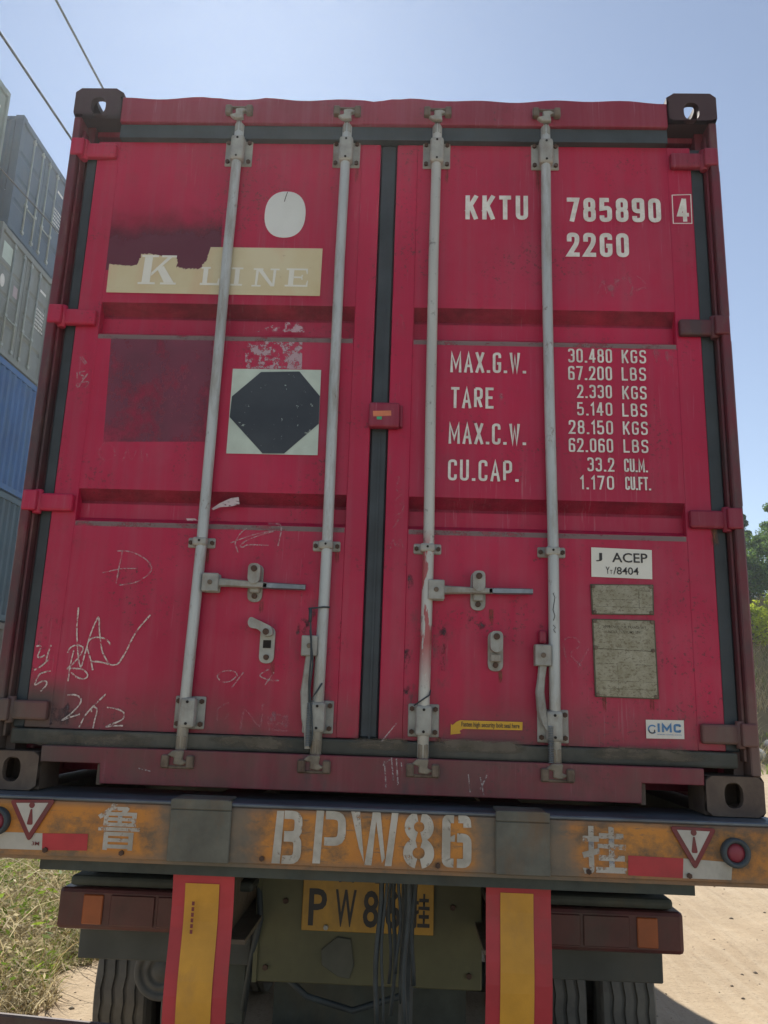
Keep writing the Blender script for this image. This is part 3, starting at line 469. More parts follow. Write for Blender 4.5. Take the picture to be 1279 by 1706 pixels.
# hinges
for sx,zs in ((-1,(2.34,1.643,.945,.245)),(1,(2.325,1.645,.943,.243))):
    d=dl if sx<0 else dr
    for i,z in enumerate(zs):
        m=MB()
        m.box(min(sx*1.055,sx*1.18),max(sx*1.055,sx*1.18),.028,.0545,z-.031,z+.031,bev=.008,seg=2)
        m.box(min(sx*1.172,sx*1.222),max(sx*1.172,sx*1.222),.004,.05,z-.036,z+.036,bev=.006,seg=2)
        m.cyl((sx*1.178,.036,z),.015,.085,'z',14,.002)
        m.build('hinge',(M['red'] if sx<0 and i<3 else M['rail'] if i in (0,2) else M['post']),d)
# ---- locking gear
def rod(x,d,mat,x2=None):
    x2=x if x2 is None else x2
    m=MB(); m.tube([(x2,.030,.10),(x2,.030,.31),(x2+(x-x2)*.3+.0035,.029,.82),(x2+(x-x2)*.55-.001,.031,1.35),(x2+(x-x2)*.8-.003,.030,1.9),(x,.030,2.40),(x,.030,2.46)],.0185,16); return m.build('lock_rod',mat,d)
def ubolt_plate(m,x,z,w,h,side=1):
    m.box(x-w/2,x+w/2,.0465,.0545,z-h/2,z+h/2,bev=.003)
def bracket(x,z0,z1,w,d,mat,bolts=True):
    m=MB(); ubolt_plate(m,x,(z0+z1)/2,w,z1-z0)
    m.box(x-.026,x+.026,.006,.046,z0+.004,z1-.004,bev=.010,seg=2)
    o=m.build('rod_bracket',mat,d)
    if bolts:
        for a in (-1,1):
            for zz in (z0+.016,z1-.016): MB().tube([(x+a*(w/2-.012),.046,zz),(x+a*(w/2-.012),.038,zz)],.0085,6).build('bolt',M['bolt'],d)
        for zz in (z0+.018,z1-.018): MB().cyl((x,.0055,zz),.0045,.003,'y',10).build('rivet',M['hole'],d)
    return o
def guide(x,z,d):
    m=MB(); m.box(x-.047,x+.047,.0465,.0545,z-.018,z+.018,bev=.004)
    m.box(x-.0245,x+.0245,.008,.046,z-.015,z+.015,bev=.008,seg=2); m.build('rod_guide',M['fitting'],d)
    for a in (-1,1): MB().tube([(x+a*.037,.0464,z),(x+a*.037,.040,z)],.008,6).build('bolt',M['bolt'],d)
    MB().cyl((x,.0078,z+.002),.004,.003,'y',8).build('rivet',M['hole'],d)
def cam_end(x,zc,up,d):
    s=1 if up else -1
    m=MB(); m.box(x-.016,x+.016,.012,.044,min(zc,zc-s*.06),max(zc,zc-s*.06),bev=.006)
    m.prism([(x-.018,zc+s*-.012),(x-.036,zc+s*.004),(x-.012,zc+s*.010),(x-.014,zc+s*.030),(x+.012,zc+s*.034),(x+.036,zc+s*.022),(x+.014,zc+s*.016),(x+.018,zc-s*.012)],-.004,.030,.003)
    m.build('locking_cam',M['fitting'] if up else M['fitting_mud'],d)
    m=MB(); z=zc+s*.022
    for a in (-1,1):
        m.box(x+a*.040-.012,x+a*.040+.012,-.012,.0115,z-.020,z+.020,bev=.004)
    m.box(x-.052,x+.052,.0,.012,z+ (.012 if up else -.022),z+(.022 if up else -.012),bev=.003)
    m.build('cam_keeper',M['fitting_dark'],ct)
rods=[(-.583,-.603,dl,'rod'),(-.168,-.170,dl,'rod'),(.177,.172,dr,'rodred'),(.588,.592,dr,'rod')]
for i,(xt,xb,d,mt) in enumerate(rods):
    rod(xt,d,M[mt],xb)
    for z in (.817,): guide(xt+(xb-xt)*.75,z,d)
    bracket(xt,2.288,2.402,.104,d,M['fitting']); cam_end(xt,2.475,True,d)
    z1=.306 if i<3 else .302; bracket(xb+(.013 if i==0 else -.004 if i==3 else 0),z1-.104,z1,.10,d,M['fitting']); cam_end(xb,.125,False,d)
def hub(x,z,d,w=.055,h=.062):
    m=MB(); m.box(x-w/2,x+w/2,.004,.016,z-h/2,z+h/2,bev=.003); m.box(x-w/2,x+w/2,.040,.049,z-h/2,z+h/2,bev=.003)
    m.box(x-w/2,x-w/2+.008,.0161,.0399,z-h/2,z+h/2); m.build('handle_hub',M['fitting'],d)
    b=MB(); b.cyl((x,.0025,z),.008,.006,'y',12,.001); b.build('pivot_pin',M['fitting_dark'],d)
def handle(pts,wd,d,split=None):
    m=MB(); n=len(pts)
    ring=[]
    for i,(x,z) in enumerate(pts):
        a=pts[max(i-1,0)]; b_=pts[min(i+1,n-1)]; t=Vector((b_[0]-a[0],b_[1]-a[1])).normalized(); q=Vector((-t.y,t.x))
        w_=wd[i]/2
        ring.append([m.bm.verts.new((x+q.x*s*w_,y,z+q.y*s*w_)) for s,y in ((1,.018),(.7,.012),(-.7,.012),(-1,.018),(-1,.028),(1,.028))])
    for a,b_ in zip(ring,ring[1:]):
        for k in range(6): m.bm.faces.new((a[k],a[(k+1)%6],b_[(k+1)%6],b_[k]))
    m.bm.faces.new(ring[0][::-1]); m.bm.faces.new(ring[-1]); bmesh.ops.recalc_face_normals(m.bm,faces=m.bm.faces)
    return m.build('handle',d[1],d[0])
def catch(x,z0,z1,d,open_=False,holding=True):
    w=.050; m=MB()
    m.prism(rp([(x-w/2,z0),(x-w/2,z1),(x+w/2,z1),(x+w/2,z0)],.024,True,5),.046,.0545,.002)
    if not open_: m.box(x-.017,x+.017,.030,.046,z0+.03,z0+.055,bev=.003)
    m.build('handle_retainer',M['fitting'],d)
    MB().cyl((x,.042,z0+.020),.009,.010,'y',12,.001).build('bolt',M['bolt'],d); MB().cyl((x,.004,z1-.020),.0105,.008,'y',12,.001).build('bolt',M['bolt'],d)
    m=MB()
    if not open_: m.prism(rp([(x-.020,z1-.062),(x-.021,z1-.002),(x+.021,z1-.002),(x+.020,z1-.062),(x,z1-.074)],.018,True,4),.006,.044,.003)
    else:
        m.prism(rp([(x+.022,z1-.030),(x+.016,z1-.002),(x-.020,z1+.014),(x-.058,z1+.030),(x-.066,z1+.010),(x-.058,z1-.008),(x-.030,z1-.010),(x-.006,z1-.036)],.010,True,4),.018,.040,.003)
        m.box(x-.012,x+.012,.0445,.0458,z0+.052,z0+.078)
    m.build('retainer_hasp',M['fitting'],d)
    if open_:
        b=MB(); b.box(x-.013,x+.013,.0440,.0452,z0+.050,z0+.076); b.build('retainer_slot',M['hole'],d)
hub(-.5485,.678,dl)
handle([(-.53,.680),(-.49,.679),(-.42,.676),(-.36,.674)],[.030,.026,.023,.020],(dl,M['fitting']))
handle([(-.372,.6735),(-.34,.673),(-.23,.671)],[.019,.022,.019],(dl,M['bare'])).name='handle_grip'
catch(-.404,.620,.748,dl); catch(-.351,.419,.540,dl,True)
hub(-.206,.479,dl,.052,.066)
handle([(-.204,.446),(-.208,.40),(-.214,.33),(-.208,.25),(-.198,.20),(-.196,.155)],[.026,.026,.028,.026,.022,.020],(dl,M['fitting']))
m=MB(); 
for k in range(26): m.cyl((-.194,.009,.165+k*.0052),.0095,.003,'z',8)
m.build('handle_coil',M['bare'],dl)
hub(.2045,.675,dr,.054,.066)
handle([(.223,.676),(.27,.6765),(.33,.677),(.39,.677)],[.030,.025,.021,.019],(dr,M['fitting']))
handle([(.38,.677),(.41,.6775),(.523,.679)],[.018,.021,.019],(dr,M['bare'])).name='handle_grip'
catch(.345,.614,.744,dr); catch(.4035,.417,.547,dr)
hub(.5535,.472,dr,.052,.068)
handle([(.553,.438),(.548,.40),(.543,.355),(.548,.30),(.558,.26),(.568,.235)],[.026,.024,.028,.030,.022,.012],(dr,M['fitting']))
m=MB()
for k in range(22): m.cyl((.574,.009,.140+k*.0052),.009,.003,'z',8)
m.build('handle_coil',M['bare'],dr)
m=MB(); m.box(.542,.568,.020,.046,.508,.556,bev=.010,seg=2); m.build('handle_stop',M['rail'],dr)
# black seal wire tied round the second rod, wire on the third
m=MB(); m.tube([(-.215,.008,.600),(-.19,.004,.602),(-.165,.006,.606),(-.146,.02,.607)],.003,6)
m.tube([(-.212,.008,.598),(-.206,.004,.56),(-.200,.0,.50),(-.197,-.002,.44),(-.200,0,.36),(-.196,0,.30),(-.176,.003,.33),(-.158,.008,.36)],.0028,6)
m.tube([(-.206,.002,.53),(-.190,.0,.42),(-.196,0,.34),(-.185,0,.26),(-.180,.0,.20),(-.186,0,.16)],.0024,6); m.tube([(-.208,.006,.60),(-.207,.004,.555)],.0055,6)
m.build('seal_wire',M['rubber'],dl)
m=MB(); m.tube([(.140,.012,.300),(.165,.005,.318),(.190,.010,.335),(.192,.03,.350)],.0025,6); m.build('seal_wire',M['rubber'],dr)
# lock box at the centre
m=MB(); m.box(-.042,.066,.018,.052,1.240,1.332,bev=.008,seg=2); m.box(.0665,.076,.03,.054,1.245,1.325,bev=.002); m.build('lock_plate',M['rail'],dr)
m=MB(); m.sheet([(-.028,1.297),(.036,1.300),(.037,1.281),(-.026,1.277)],.0168); m.build('seal_sticker',simple('orange_sticker',(.62,.20,.09),.5,0,.1,30,0),dr)
m=MB(); m.sheet([(-.014,1.2765),(.004,1.2775),(.004,1.266),(-.013,1.266)],.0168); m.build('seal_sticker',simple('green_sticker',(.04,.42,.20),.5,0,.1,30,0),dr,label='small green sticker scrap')
# ---- markings
YL=YD-.0035; YS=YD-.0038
lab={'KKTU':'large white owner code letters','785890':'large white serial number'}
for t,x0,x1,z0,z1,k in TX:
    m=MB(); tt={'big':(.165,.40,.30),'m':(.125,.42,.27),'s':(.13,.38,.19)}[k]
    if t[0].isdigit() and k=='big': tt=(.175,.38,.24)
    if t=='4': tt=(.16,.36,.2)
    stroke_text(m,t,x0,x1,z0,z1,YL,tt[0],tt[1],tt[2]); m.build('marking_'+('letters' if t[0].isalpha() else 'digits'),M['letter'],dr,label='white stencilled marking '+t)
m=MB(); m.ribbon([(D['box4'][i]) for i in range(4)],.0035,YL,True); m.build('marking_frame',M['letter'],dr)
def poly(name,pts,mat,parent,y=YS,th=0,**k):
    m=MB()
    if th: m.prism(pts,y-th,y)
    else: m.sheet(pts,y)
    return m.build(name,mat,parent,**k)
c0,cr_,ctp,cl,cb=D['disc']; N=40
rx=(cr_[0]-cl[0])/2; rz=(ctp[1]-cb[1])/2; cx=(cr_[0]+cl[0])/2; cz=(ctp[1]+cb[1])/2
pts=[(cx+rx*math.copysign(abs(math.cos(a))**.86,math.cos(a)),cz+rz*math.copysign(abs(math.sin(a))**.86,math.sin(a))) for a in [2*math.pi*k/N for k in range(N)]]
poly('white_disc',pts,M['white'],dl,YS,label='white oval disc sticker'); m=MB(); m.ribbon([(cx+.004,cz+rz*.98),(cx-.002,cz+rz*.75),(cx-.006,cz+rz*.55)],.003,YS-.0006); m.build('disc_scratch',M['ink'],dl)
rag=[]
cp=D['cream']
for i in range(len(cp)):
    a=cp[i]; b_=cp[(i+1)%len(cp)]; n=5 if i<19 else 1
    for k in range(n):
        t=k/n; j=.0035 if i<19 else 0
        rag.append((a[0]*(1-t)+b_[0]*t+rnd.uniform(-j,j),a[1]*(1-t)+b_[1]*t+rnd.uniform(-j,j)))
poly('sign_panel',rag,M['cream'],dl,YS,label='torn cream sign on the left door')
def serif(mb,ch,x0,x1,z0,z1,y):
    w=x1-x0;h=z1-z0
    Pq=lambda l,k=0: mb.sheet([(x0+a*w,z0+b*h) for a,b in l],y-k*.0003)
    if ch=='K':
        Pq([(.10,.07),(.32,.07),(.34,.93),(.13,.93)]);Pq([(0,0),(.46,0),(.46,.07),(0,.07)],1);Pq([(.05,.93),(.50,.93),(.50,1),(.05,1)],1)
        Pq([(.34,.40),(.74,.93),(.86,.93),(.34,.28)],2);Pq([(.46,.58),(.66,.62),(.96,.07),(.70,.07)],3);Pq([(.60,0),(1.02,0),(1.02,.07),(.60,.07)],1);Pq([(.58,.93),(.98,.93),(.98,1),(.58,1)],1)
    if ch=='L':
        Pq([(.12,.12),(.36,.12),(.38,.9),(.14,.9)]);Pq([(0,0),(1,0),(1,.12),(0,.12)],1);Pq([(.02,.9),(.50,.9),(.50,1),(.02,1)],1);Pq([(.88,.12),(1,.12),(1,.38),(.94,.38)],2)
    if ch=='I':
        Pq([(.30,.1),(.68,.1),(.72,.9),(.34,.9)]);Pq([(0,0),(.98,0),(.98,.1),(0,.1)],1);Pq([(.02,.9),(1,.9),(1,1),(.02,1)],1)
    if ch=='N':
        Pq([(.12,.09),(.20,.09),(.24,.91),(.14,.91)]);Pq([(.20,.91),(.38,.91),(.84,.02),(.70,.02)],2);Pq([(.76,.02),(.84,.02),(.88,.91),(.78,.91)],3)
        Pq([(0,0),(.34,0),(.34,.09),(0,.09)],1);Pq([(.04,.91),(.40,.91),(.40,1),(.04,1)],1);Pq([(.66,.91),(1,.91),(1,1),(.66,1)],1)
    if ch=='E':
        Pq([(.14,.1),(.36,.1),(.38,.9),(.16,.9)]);Pq([(0,0),(.98,0),(.98,.1),(0,.1)],1);Pq([(.04,.9),(.96,.9),(.96,1),(.04,1)],1);Pq([(.38,.46),(.74,.46),(.74,.56),(.38,.56)],2)
        Pq([(.90,.1),(.98,.1),(.99,.34),(.95,.34)],2);Pq([(.88,.9),(.96,.9),(.96,.70),(.92,.70)],2);Pq([(.70,.38),(.76,.38),(.76,.46),(.70,.46)],3);Pq([(.70,.56),(.76,.56),(.76,.64),(.70,.64)],3)
for ch,key in (('K','K'),('L','tL'),('I','tI'),('N','tN'),('E','tE')):
    (x0,z0),(x1,z1)=D[key]; m=MB(); serif(m,ch,x0,x1,z0,z1,YS-.001); m.build('sign_letter',M['cream_letter'],dl)
poly('overpaint_patch',D['patchL'],M['patch'],dl,YD-.0006); poly('overpaint_patch',D['patchU'],M['patch_up'],dl,YD-.0006)
poly('placard',D['placard'],M['placard'],dl,YS,label='square placard with a black octagon over it'); poly('placard_film',D['oct'],M['oct'],dl,YS-.0012)
poly('sticker_residue',D['peel1'],M['peel'],dl,YD-.001); poly('sticker_residue',D['peel2'],M['peel'],dl,YD-.0018)
M['smear']=alpha_mat('paint_smear',(.60,.52,.54),.34,.46,40,.9,.7,(1,1,3)); poly('paint_smear',D['smear'],M['smear'],dl,YD-.0019); poly('paint_smear',D['smear2'],M['smear'],dl,YD-.0019)
for k,mm,wd in (('w','chalk',.0048),('d','chalk_faint',.0042),('f','chalk_ghost',.0055)):
    for j,l in enumerate(CH[k]):
        # smooth the hand drawn line
        P=[Vector(p) for p in l]; out=[]
        for i in range(len(P)-1):
            p0=P[max(i-1,0)];p1=P[i];p2=P[i+1];p3=P[min(i+2,len(P)-1)]
            for s in range(6):
                t=s/6; out.append(tuple(.5*((2*p1)+(p2-p0)*t+(2*p0-5*p1+4*p2-p3)*t*t+(-p0+3*p1-3*p2+p3)*t**3)))
        out.append(tuple(P[-1])); m=MB(); m.ribbon(out,wd,YD-.0040-.0002*(j%8),False,.25)
        xm=sum(p[0] for p in l)/len(l); m.build('chalk_mark',M[mm],dl if xm<0 else dr)
for j,l in enumerate(CH['sill']):
    m=MB(); m.ribbon(l,.004,.002,False,.3); m.build('scratch_mark',M['scratch'],ct)
def decal_mat(name,c,scale,lo,hi,mx,stretch=None,c2=None,fx=1,fz=1):
    n=NM(name,.75); t=n.nt.nodes.new('ShaderNodeTexCoord'); g=n.sep(t.outputs['Generated'])
    ex=n.ramp(n.math('ABSOLUTE',n.math('SUBTRACT',g[0],.5)),.5,.18,0,1,True); ez=n.ramp(n.math('ABSOLUTE',n.math('SUBTRACT',g[2],.5 if fz==1 else .78)),.5 if fz==1 else .75,.12,0,1,True)
    f=n.noise(scale,6,.75,stretch=stretch); e=n.math('MULTIPLY',ex,ez)
    v=n.math('SUBTRACT',f,n.math('MULTIPLY',n.math('SUBTRACT',1.0,e),.35)); n.alpha(n.ramp(v,lo,hi,0,mx))
    n.col(n.mix(n.ramp(n.noise(scale*2,4,.6),.4,.6),c,c2) if c2 else c); return n.m
M['scuff']=decal_mat('dark_scuff',(.045,.025,.035),26,.49,.60,.8,(1,1,.7),(.10,.08,.09))
M['pale_scuff']=decal_mat('pale_scuff',(.38,.20,.24),34,.52,.66,.6,(1,1,.5))
M['rustrun']=decal_mat('rust_run',(.14,.05,.025),30,.36,.60,.75,(3,1,.4),(.20,.09,.05),1,2)
M['mudsmear']=decal_mat('mud_smear',(.10,.09,.065),9,.30,.52,.85,(.5,1,1.5),(.15,.13,.10))
for k,mm,off in (('dark','scuff',.0015),('light','pale_scuff',.0020),('rust','rustrun',.0028)):
    for j,q in enumerate(SC[k]):
        poly({'dark':'dark_scuff','light':'pale_scuff','rust':'rust_run'}[k],q,M[mm],dl if q[0][0]+q[1][0]<0 else dr,YD-off-.00007*j)
for q in SC['mud']:
    poly('mud_smear',[(x,z+.012) for x,z in q],M['mudsmear'],ct,.0285)
# certificate sticker, plates, logo
a=poly('certificate_sticker',D['acep'],simple('certificate_white',(.70,.71,.64),.45,0,.05,10,.03),dr,YS)
def bx2(k): (x0,z0),(x1,z1)=D[k]; return x0,x1,z0,z1
Y2=YS-.0012
font_text('sticker_letters','J',*bx2('acJ'),Y2,M['ink'],dr,.012); font_text('sticker_letters','ACEP',*bx2('acA'),Y2,M['ink'],dr,.012)
x0,x1,z0,z1=bx2('acY'); w_=x1-x0
font_text('sticker_letters','Y',x0,x0+w_*.12,z0,z1,Y2,M['ink'],dr,.006); font_text('sticker_letters','T',x0+w_*.125,x0+w_*.205,z0,z0+(z1-z0)*.55,Y2,M['ink'],dr,.004)
font_text('sticker_letters','/8404',x0+w_*.23,x1,z0-.001,z1,Y2,M['ink'],dr,.010)
for key,rows in (('plate1',None),('plate2',1)):
    q=D[key]; poly('data_plate',q,M['plate_edge'],dr,YD-.0028,.0025)
    cxp=sum(p[0] for p in q)/4; czp=sum(p[1] for p in q)/4; ins=[(cxp+(x-cxp)*.955,czp+(z-czp)*(.93 if not rows else .972)) for x,z in q]
    poly('plate_face',ins,M['plate'],dr,YD-.0062)
    b=MB(); hs=[(q[i][0]+(cxp-q[i][0])*.09,q[i][1]+(czp-q[i][1])*(.16 if not rows else .06)) for i in range(4)]
    if rows: hs+=[(q[0][0]+.010,.505),(q[1][0]-.010,.500)]
    for x,z in hs: MB().cyl((x,YD-.008,z),.0065,.005,'y',10,.001).build('rivet',M['fitting_dark'],dr)
    xs0=min(p[0] for p in q)+.018; xs1=max(p[0] for p in q)-.018; m=MB()
    if rows:
        font_text('plate_letters','APPROVED FOR TRANSPORT',.757,.898,.569,.578,YD-.0070,M['etch'],dr,.004); font_text('plate_letters','UNDER CUSTOMS SEAL',.768,.884,.553,.562,YD-.0070,M['etch'],dr,.004)
        m.ribbon([(.728,.502),(.924,.497)],.0018,YD-.0072); m.ribbon([(.733,.455),(.79,.454)],.0012,YD-.0072); m.ribbon([(.86,.453),(.915,.452)],.0012,YD-.0072)
        m.ribbon([(.735,.40),(.92,.398)],.0009,YD-.0072); m.ribbon([(.735,.375),(.92,.373)],.0009,YD-.0072); m.ribbon([(.80,.45),(.802,.36)],.0009,YD-.0072)
    else:
        m.ribbon([(.915,.695),(.878,.696),(.878,.640)],.0015,YD-.0072); m.ribbon([(.735,.665),(.86,.664)],.0009,YD-.0072); m.ribbon([(.735,.64),(.92,.64)],.0009,YD-.0072)
    m.build('plate_rules',M['etch'],dr)
poly('maker_sticker',D['cimc'],simple('maker_white',(.68,.68,.62),.45,0,.06,20,.03,(.5,.38,.3),.3),dr,YS,label='white maker sticker with blue letters')
x0,x1,z0,z1=bx2('imc'); m=MB(); stroke_text(m,'IMC',x0,x1,z0,z1,Y2,.26,.55,.16,.35); m.build('maker_letters',M['blue'],dr)
sx_,sz_=D['swirl'][0]; m=MB(); r0=.0125
m.ribbon([(sx_+r0*math.cos(a),sz_+r0*.95*math.sin(a)) for a in [R(40+10*k) for k in range(29)]],.0045,Y2); m.build('maker_logo',M['blue'],dr)
m=MB(); m.ribbon([(sx_-.002+.009*math.cos(a),sz_-.005+.007*math.sin(a)) for a in [R(150+12*k) for k in range(21)]],.0035,Y2-.0004); m.build('maker_logo',M['ink'],dr,label='dark ring of the maker logo')
font_text('maker_letters','www.cimc.com',x0-.002,x1,z0-.0085,z0-.0045,Y2,M['blue'],dr)
poly('bolt_seal_sticker',D['yel'],M['yellow'],dr,YS,label='yellow arrow shaped sticker'); x0,x1,z0,z1=bx2('yelt')
font_text('sticker_letters','Fasten high security bolt seal here',x0,x1,z0,z1,Y2,M['ink'],dr,.012)
# pen scribble on the fourth rod
m=MB(); m.tube([(.588,.0105,.675),(.594,.0108,.66),(.587,.0105,.62),(.593,.0107,.60),(.588,.0105,.585)],.0013,5); m.tube([(.587,.0105,.57),(.594,.0108,.562),(.588,.0105,.555),(.594,.0108,.545)],.0012,5)
m.build('pen_mark',M['ink'],dr)
# =====================================================================
# TRAILER
# =====================================================================
GZ=-1.5
def orange_mat():
    n=NM('orange_beam_paint',.55); o=n.sep()
    f=n.ramp(n.noise(4,5,.6),.35,.65); c=n.mix(f,(.46,.17,.025),(.56,.23,.03))
    g=n.ramp(n.noise(6,7,.75,stretch=(1,1,1.3)),.45,.62); c=n.mix(n.math('MULTIPLY',g,.85),c,(.12,.095,.065))
    s=n.ramp(n.noise(22,6,.75,stretch=(.5,1,2.5)),.58,.68); c=n.mix(n.math('MULTIPLY',s,.8),c,(.10,.10,.08))
    # grey bare zones either side of the bracket plates
    ax=n.math('ABSOLUTE',n.math('SUBTRACT',n.math('ABSOLUTE',o[0]),.47)); 
    z=n.ramp(n.math('ADD',ax,n.ramp(n.noise(9,4,.6),.3,.7,-.03,.03)),.19,.10,0,1,True); c=n.mix(n.math('MULTIPLY',z,.88),c,(.13,.125,.10))
    ed=n.ramp(o[2],-.148,-.172,0,1); c=n.mix(n.math('MULTIPLY',ed,.7),c,(.14,.12,.09))
    et=n.ramp(o[2],-.034,-.014,0,1); c=n.mix(n.math('MULTIPLY',et,.8),c,(.12,.10,.09))
    n.col(c); n.roughn(n.ramp(g,0,1,.45,.75)); n.bump(n.noise(30,5,.6),.35,.002); return n.m
M['orange']=orange_mat()
M['deck']=simple('worn_deck_steel',(.11,.135,.16),.45,.35,.3,6,.3,(.10,.09,.08),.5)
M['chassis']=simple('dark_chassis',(.052,.062,.052),.7,.1,.4,7,.3,(.10,.085,.05),.5)
M['grey_steel']=simple('grey_bracket_steel',(.12,.122,.10),.65,.1,.3,9,.35,(.17,.10,.05),.7)
M['stencil']=alpha_mat('stencil_white',(.55,.53,.46),.33,.42,20,.93,.6,(1,1,.8),(.38,.36,.30))
M['worn']=alpha_mat('worn_stencil_white',(.52,.50,.44),.39,.48,15,.9,.6,None,(.34,.32,.27))
M['sign_red']=simple('dull_red',(.17,.022,.026),.5,0,.15,15,.1,(.10,.06,.05),.6)
M['sign_white']=simple('sign_white',(.48,.47,.42),.5,0,.1,15,.1,(.3,.28,.24),.4)
M['tape_red']=simple('reflective_red',(.42,.022,.035),.4,0,.15,12,.1,(.2,.03,.03),.3); M['tape_white']=simple('reflective_white',(.42,.41,.36),.4,0,.15,9,.1,(.2,.2,.17),.7)
tr=empty('trailer',(0,0,0),label='orange container trailer with stencilled rear beam carrying the red container',cat='trailer')
YB=-.10
m=MB(); m.box(-1.25,1.25,YB,YB+.012,-.172,-.014,bev=.003); m.box(-1.25,1.25,YB+.0125,.16,-.184,-.173); m.build('rear_beam',M['orange'],tr)
m=MB(); m.box(-1.25,1.25,YB-.006,.20,-.0135,-.003,bev=.003); m.build('beam_top_plate',M['deck'],tr)
m=MB(); m.box(-.975,.975,YB+.03,.12,-.215,-.185); m.box(-1.25,1.25,.12,.16,-.172,-.014); m.build('beam_lower_flange',M['chassis'],tr)
for x0,x1 in ((-.582,-.398),(.388,.548)):
    m=MB(); m.box(x0,x1,YB-.013,YB-.001,-.172,-.024,bev=.003); m.box(x0+.004,x1-.010,YB-.014,.0,-.0025,.006,bev=.002); m.box(x0,x1,YB-.0145,YB-.0065,-.0238,.004,bev=.002)
    m.build('bracket_plate',M['grey_steel'],tr)
YP=YB-.002
def sten(ch,x0,x1,z0,z1):
    w=x1-x0;h=z1-z0; m=MB(); k=0
    def r(l):
        nonlocal k
        m.sheet([(x0+a*w,z0+b*h) for a,b in l],YP-k*.0004); k+=1
    def arc(cx,cy,rx,ry,a0,a1,t,n=14):
        nonlocal k
        m.ribbon([(x0+(cx+rx*math.cos(R(a0+(a1-a0)*i/n)))*w,z0+(cy+ry*math.sin(R(a0+(a1-a0)*i/n)))*h) for i in range(n+1)],t*h,YP-k*.0004); k+=1
    if ch=='B':
        r([(0,0),(.30,0),(.36,1),(.10,1)]); 
        m.ribbon(rp([(x0+.38*w,z0+.93*h),(x0+.90*w,z0+.93*h),(x0+.90*w,z0+.54*h),(x0+.40*w,z0+.54*h)],.03),.16*h,YP-.001); m.ribbon(rp([(x0+.40*w,z0+.50*h),(x0+.90*w,z0+.50*h),(x0+.90*w,z0+.08*h),(x0+.36*w,z0+.08*h)],.03),.16*h,YP-.0014)
    if ch=='P':
        r([(0,0),(.24,0),(.30,1),(.06,1)]); m.ribbon(rp([(x0+.36*w,z0+.92*h),(x0+.88*w,z0+.92*h),(x0+.88*w,z0+.42*h),(x0+.34*w,z0+.42*h)],.034),.16*h,YP-.001)
    if ch=='W':
        r([(0,1),(.19,1),(.31,.05),(.20,.30)]); r([(.0,1),(.19,1),(.30,.0),(.22,.0)]) if 0 else None
        r([(.32,.0),(.47,0),(.55,1),(.46,1)]); r([(.50,1),(.62,1),(.74,.14),(.68,.05)]); r([(.74,0),(.88,0),(1,1),(.86,1)])
    if ch=='8':
        arc(.46,.75,.31,.19,95,262,.19);arc(.54,.75,.31,.19,85,-82,.19); arc(.46,.25,.34,.20,100,262,.19);arc(.54,.25,.34,.20,80,-82,.19)
    if ch=='6':
        m.ribbon(rp([(x0+.40*w,z0+.92*h),(x0+.12*w,z0+.92*h),(x0+.12*w,z0+.08*h),(x0+.40*w,z0+.08*h)],.03),.17*h,YP-.001); m.ribbon(rp([(x0+.56*w,z0+.92*h),(x0+.88*w,z0+.92*h),(x0+.90*w,z0+.76*h)],.02),.16*h,YP-.0014)
        m.ribbon(rp([(x0+.52*w,z0+.08*h),(x0+.90*w,z0+.08*h),(x0+.90*w,z0+.56*h),(x0+.52*w,z0+.56*h)],.03),.17*h,YP-.0018); r([(.24,.48),(.44,.48),(.44,.62),(.24,.56)])
    m.build('stencil_letter',M['stencil'],tr,label='white stencilled '+ch)
for ch in 'BPW86':
    x0,x1,z0,z1=bx2('b'+ch); sten(ch,x0,x1,z0,z1)
x0,x1,z0,z1=bx2('lu'); font_text('stencil_letter','鲁',x0,x1,z0,z1,YP,M['worn'],tr,.012,'white stencilled province character, half worn away')
x0,x1,z0,z1=bx2('gua'); font_text('stencil_letter','挂',x0,x1,z0,z1,YP,M['worn'],tr,.022,'white stencilled trailer character')
for k in 'LR':
    q=D['tri'+k]; c=Vector((sum(p[0] for p in q)/3,sum(p[1] for p in q)/3))
    m=MB(); m.prism(rp([tuple(Vector(p)+(Vector(p)-c)*.06) for p in q],.014,True,4),YB-.008,YB-.0035,.001); t=m.build('warning_triangle',M['sign_red'],tr)
    ip=[tuple(c+(Vector(p)-c)*.74+Vector((0,.003))) for p in q]; m=MB(); m.sheet(ip,YB-.009); m.build('triangle_face',M['sign_white'],t)
    tx,tz=c.x,c.y+.003; m=MB(); m.sheet([(tx+.0088*math.cos(a),tz+.022+.0088*math.sin(a)) for a in [2*math.pi*i/16 for i in range(16)]],YB-.0098)
    m.sheet(rp([(tx-.0025,tz+.011),(tx+.0025,tz+.011),(tx+.0095,tz-.034),(tx-.0095,tz-.034)],.006,True,3),YB-.0098); m.build('triangle_symbol',M['sign_red'],t)
    (cx,cz),(ex,_)=D['lamp'+k]; m=MB(); m.lathe((cx,YB,cz),'y',[(-.001,.041),(-.020,.041),(-.024,.037),(-.024,.030),(-.012,.026)]); l=m.build('round_lamp',M['rubber'],tr)
    m=MB(); m.lathe((cx,YB,cz),'y',[(-.002,.026),(-.014,.026),(-.018,.018),(-.020,.009),(-.0205,.0005)]); m.build('lamp_lens',simple('red_lens',(.24,.03,.05),.5,0,.1,30,.1),l)
for k,mm in (('tapeLw','tape_white'),('tapeLr','tape_red'),('tapeRr','tape_red'),('tapeRw','tape_white')): poly('reflective_tape',D[k],M[mm],tr,YB-.0014-(.0006 if mm=='tape_red' else 0))
x0,x1,z0,z1=bx2('tapeT'); font_text('tape_letters','3M',x0,x1,z0,z1,YB-.0032,M['sign_red'],tr,.01)
